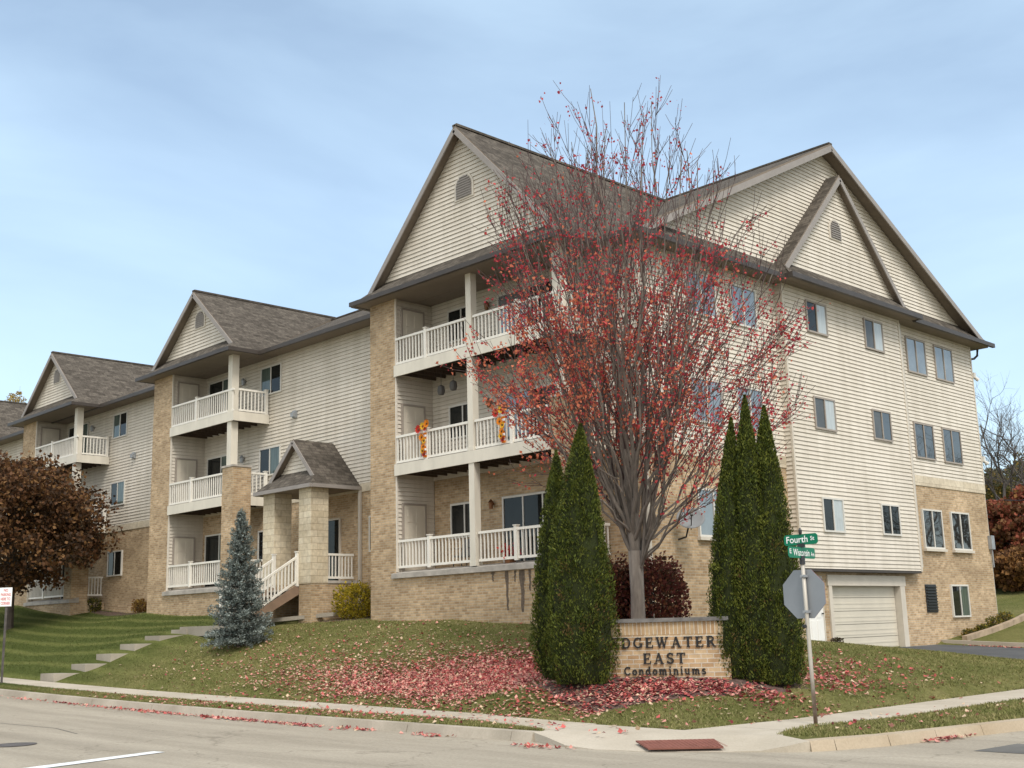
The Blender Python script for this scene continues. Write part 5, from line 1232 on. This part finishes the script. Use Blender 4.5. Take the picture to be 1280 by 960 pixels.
for k, (px, top, yy, R_, mats, w, lab) in enumerate((
    (1272, 560, 66, 3.2, ['hill_olive', 'leaf_ochre', 'hill_green'], (3, 2, 2), 'olive gold tree behind the bare branches at the right edge'),
    (1250, 590, 74, 2.6, ['hill_olive', 'leaf_gold', 'hill_green'], (3, 1, 2), 'olive tree glimpsed close behind the building corner'),
    (1290, 575, 72, 3.4, ['hill_olive', 'leaf_rust', 'hill_green'], (3, 2, 2), 'brownish olive tree cut by the right edge'),
    (1262, 612, 54, 2.3, ['hill_red', 'leaf_rust', 'leaf_brown'], (5, 2, 1), 'red leaved thicket tree beyond the building corner'),
    (1287, 608, 55, 2.5, ['hill_red', 'hill_orange', 'leaf_brown'], (5, 2, 1), 'red orange thicket tree at the right edge'),
    (1252, 690, 51, 1.4, ['hill_orange', 'leaf_rust', 'leaf_brown'], (4, 3, 1), 'low orange shrub tree next to the building corner'),
    (1274, 683, 50, 1.6, ['hill_orange', 'leaf_rust', 'leaf_brown'], (4, 3, 2), 'low rusty yellow shrub tree above the sloping lawn'))):
    p = at(px, top, yy); z0 = h1(p[0], p[1])-.1; H_ = p[2]-z0
    cloud_tree('thicket_tree', lab, 'tree', p[0], p[1], z0, H_, R_, .09, max(.1, H_*.06), mats, w, 7000, .20, nl=9, seed=40+k, group='trees on the slope behind the building')
p = at(27, 452, 62); cloud_tree('golden_tree', 'tree with golden leaves showing above the left roofs', 'tree', p[0], p[1], 4.0, p[2]-4.0, 3.0, .2, 3, ['leaf_gold', 'leaf_ochre', 'hill_olive'], (4, 3, 1), 9000, .20, nl=10, seed=77)
# bare street trees across the side street, seen in the window glass
for k, (x, y, H_) in enumerate(((2, 84, 17), (8, 96, 19), (13, 112, 21), (-1, 74, 15), (19, 122, 22))):
    bare_tree('bare street tree across the side road, '+('nearest the corner', 'second from the corner', 'third from the corner', 'set back behind the others', 'farthest up the road')[k], x, y, 0, H_, 4, 60+k, .2, 'bare street trees across the side road')
# overhead wires beyond the corner
for k, (py0, py1) in enumerate(((624, 620), (642, 641))):
    a = at(1228, py0+1, 56); b = at(1330, py1-1, 50); m = MB(); m.tube([a, (a+b)/2-np.array((0, 0, .12)), b], .022, 5)
    tag(m.build('overhead_wire', 'black_metal'), ('upper', 'lower')[k]+' dark wire crossing the red trees at the right edge', 'wire', 'wires beyond the building corner')

# ------------------------------------------------------------------ grass and fallen leaves
def verge_pts(n):
    x = rng.uniform(-40, -13.1, n); yn = np.interp(x, *zip(*L_NEAR)); y = 13.2+rng.uniform(size=n)*(yn-13.2)
    k = int(n*.5); y2 = rng.uniform(14.4, 26, k); xn = np.interp(y2, *zip(*R_NEAR)); xk = np.interp(y2, *zip(*KIx)); x2 = xk+rng.uniform(size=k)*(xn-xk)
    return np.r_[x, x2], np.r_[y, y2]
n = 105000
x = np.r_[rng.uniform(-32, -10.6, int(n*.72)), rng.uniform(-58, -32, int(n*.28))]; y = np.r_[14.2+(rng.uniform(size=int(n*.72))**1.25)*17, 15.3+rng.uniform(size=int(n*.28))*8]
k = inside_lawn(x, y) & ~in_building(x, y) & ~in_drive(x, y)
bed = ((x+13.75)*math.cos(RAD(27))+(y-16.5)*math.sin(RAD(27)))**2/2.5**2+(-(x+13.75)*math.sin(RAD(27))+(y-16.5)*math.cos(RAD(27)))**2/1.1**2 < 1
pth = np.abs(x-np.interp(y, [s[1] for s in st], [s[0] for s in st])) < .66
k &= ~bed & ~(pth & (y < 20.6)) & ~((x > -35) & (x < -31.6) & (y > 18.8) & (y < 23))
x, y = x[k], y[k]; vx, vy = verge_pts(16000); zz = np.r_[hz(x, y), np.where(vx < -12.5, zs(vx), 0)+.006]; x = np.r_[x, vx]; y = np.r_[y, vy]
def blades(x, y, z, per, h):
    n = len(x)*per; X = np.repeat(x, per)+rng.normal(size=n)*.025; Y = np.repeat(y, per)+rng.normal(size=n)*.025; Zq = np.repeat(z, per)-.006
    th = rng.uniform(0, 6.28, n); w = rng.uniform(.006, .012, n); hh = rng.uniform(.5, 1.1, n)*h; lx, ly = rng.normal(size=n)*.025, rng.normal(size=n)*.025
    v = np.empty((n, 3, 3)); v[:, 0] = np.c_[X-np.cos(th)*w, Y-np.sin(th)*w, Zq]; v[:, 1] = np.c_[X+np.cos(th)*w, Y+np.sin(th)*w, Zq]; v[:, 2] = np.c_[X+lx, Y+ly, Zq+hh]
    return v.reshape(-1, 3), np.arange(n*3).reshape(n, 3)
v, f = blades(x, y, zz, 3, .05)
tag(np_mesh('grass', v, f, pick(len(f), (7, 3)), ['blade_a', 'blade_b']), kind='stuff')

# fallen leaves
LX, LY, LZ, LM = [], [], [], []
def scatter(cx, cy, sx, sy, rot, n, wts=(4, 4, 2, 3)):
    u = rng.normal(size=n)*sx; w = rng.normal(size=n)*sy; c, s = math.cos(rot), math.sin(rot)
    LX.append(cx+c*u-s*w); LY.append(cy+s*u+c*w); LM.append(pick(n, wts))
scatter(-18.6, 17.2, 1.5, .8, RAD(-8), 6800, (5, 6, 2, 3)); scatter(-20.5, 16.6, 2.0, .55, RAD(-3), 4200, (4, 6, 3, 2)); scatter(-17.4, 18.2, 1.6, 1.0, 0, 4000, (5, 5, 2, 3)); scatter(-22.0, 17.2, 3.2, 1.2, 0, 2700, (3, 5, 5, 2)); scatter(-23.5, 18.8, 3.5, 1.6, 0, 900, (2, 4, 6, 1)); scatter(-27, 17.5, 2.8, 1.2, 0, 380, (1, 4, 6, 1))
scatter(-13.2, 16.25, 1.15, .22, RAD(29), 1500, (4, 4, 1, 6)); scatter(-13.6, 15.9, 1.3, .35, RAD(29), 800, (4, 4, 3, 3)); scatter(-15.3, 15.2, 1.3, .4, RAD(15), 420, (3, 4, 4, 2))
scatter(-12.3, 19.6, .7, .8, 0, 650, (5, 4, 1, 5)); scatter(-12.8, 21.5, .9, 1.6, 0, 260, (4, 3, 2, 4)); scatter(-15, 20.5, 2, 1.5, 0, 900, (4, 4, 2, 3))
scatter(-12.0, 18.5, 1.0, 3.0, 0, 220, (4, 3, 4, 2)); scatter(-11.4, 16.3, .9, 1.2, 0, 110, (2, 3, 5, 2)); scatter(-17, 14.3, 3.5, .5, 0, 330, (3, 5, 4, 3)); scatter(-21, 13.7, 4.5, .35, 0, 620, (4, 5, 3, 3))
scatter(-9.0, 18.5, .5, 3.0, 0, 120, (3, 3, 4, 3))
x = np.concatenate(LX); y = np.concatenate(LY); mi = np.concatenate(LM)
k = ~in_building(x, y) & ((x < -11.3) | (y > 14.4)) & (y > 13.05) & (x < -8.4) & (rng.uniform(size=len(x)) < np.where(inside_lawn(x, y), 1, np.where((y > 14.2) & (y < 15.3) | ((x > -10.6) & (x < -9.8)), .14, .75)))
x, y, mi = x[k], y[k], mi[k]; z = np.where(inside_lawn(x, y), hz(x, y)+.035, np.where(x < -13, zs(x), 0)+.035)
# gutter drifts
gx_ = np.concatenate([rng.normal(c_, w_, n_) for c_, w_, n_ in ((-19, .5, 130), (-21.2, .8, 220), (-24.3, 1.2, 160), (-17.2, .35, 60), (-27.5, 1.6, 130), (-15.2, .3, 40), (-31, 1.5, 60))]); gy2 = 12.86-np.abs(rng.normal(size=len(gx_)))*.13; gz_ = zs(gx_)-.112; q = (gx_ < -13.3)
hx = rng.normal(-8.02, .07, 130); hy = rng.normal(16.35, .35, 130); hzz = np.full(130, -.10)
ix = rng.normal(-7.3, .1, 90); iy = rng.normal(19.5, .9, 90); izz = np.full(90, -.112)
jx = rng.normal(-12.3, .3, 50); jy = 12.5-np.abs(rng.normal(size=50))*.12; jz = np.full(50, -.112)
dx = rng.uniform(-18, -9, 420); dy = 38.2-np.abs(rng.normal(size=420))*.12; dz = np.array([zd(t) for t in dx])+.015
x = np.r_[x, gx_[q], hx, ix, jx, dx]; y = np.r_[y, gy2[q], hy, iy, jy, dy]; z = np.r_[z, gz_[q], hzz, izz, jz, dz]; mi = np.r_[mi, pick(len(x)-len(mi), (5, 4, 2, 3))]
P_ = np.c_[x, y, z+rng.uniform(0, .02, len(x))]
v, f, mi = leaf_quads(P_, rng.uniform(.04, .105, len(x)), mi, np.c_[rng.normal(size=(len(x), 2)), rng.normal(size=len(x))*.25], flat=.72, aspect=.85, fold=.3)
tag(np_mesh('fallen_leaves', v, f, mi, ['litter_red', 'litter_pink', 'litter_tan', 'litter_maroon']), kind='stuff')
print('leaves', NLEAF, 'grass', len(zz))
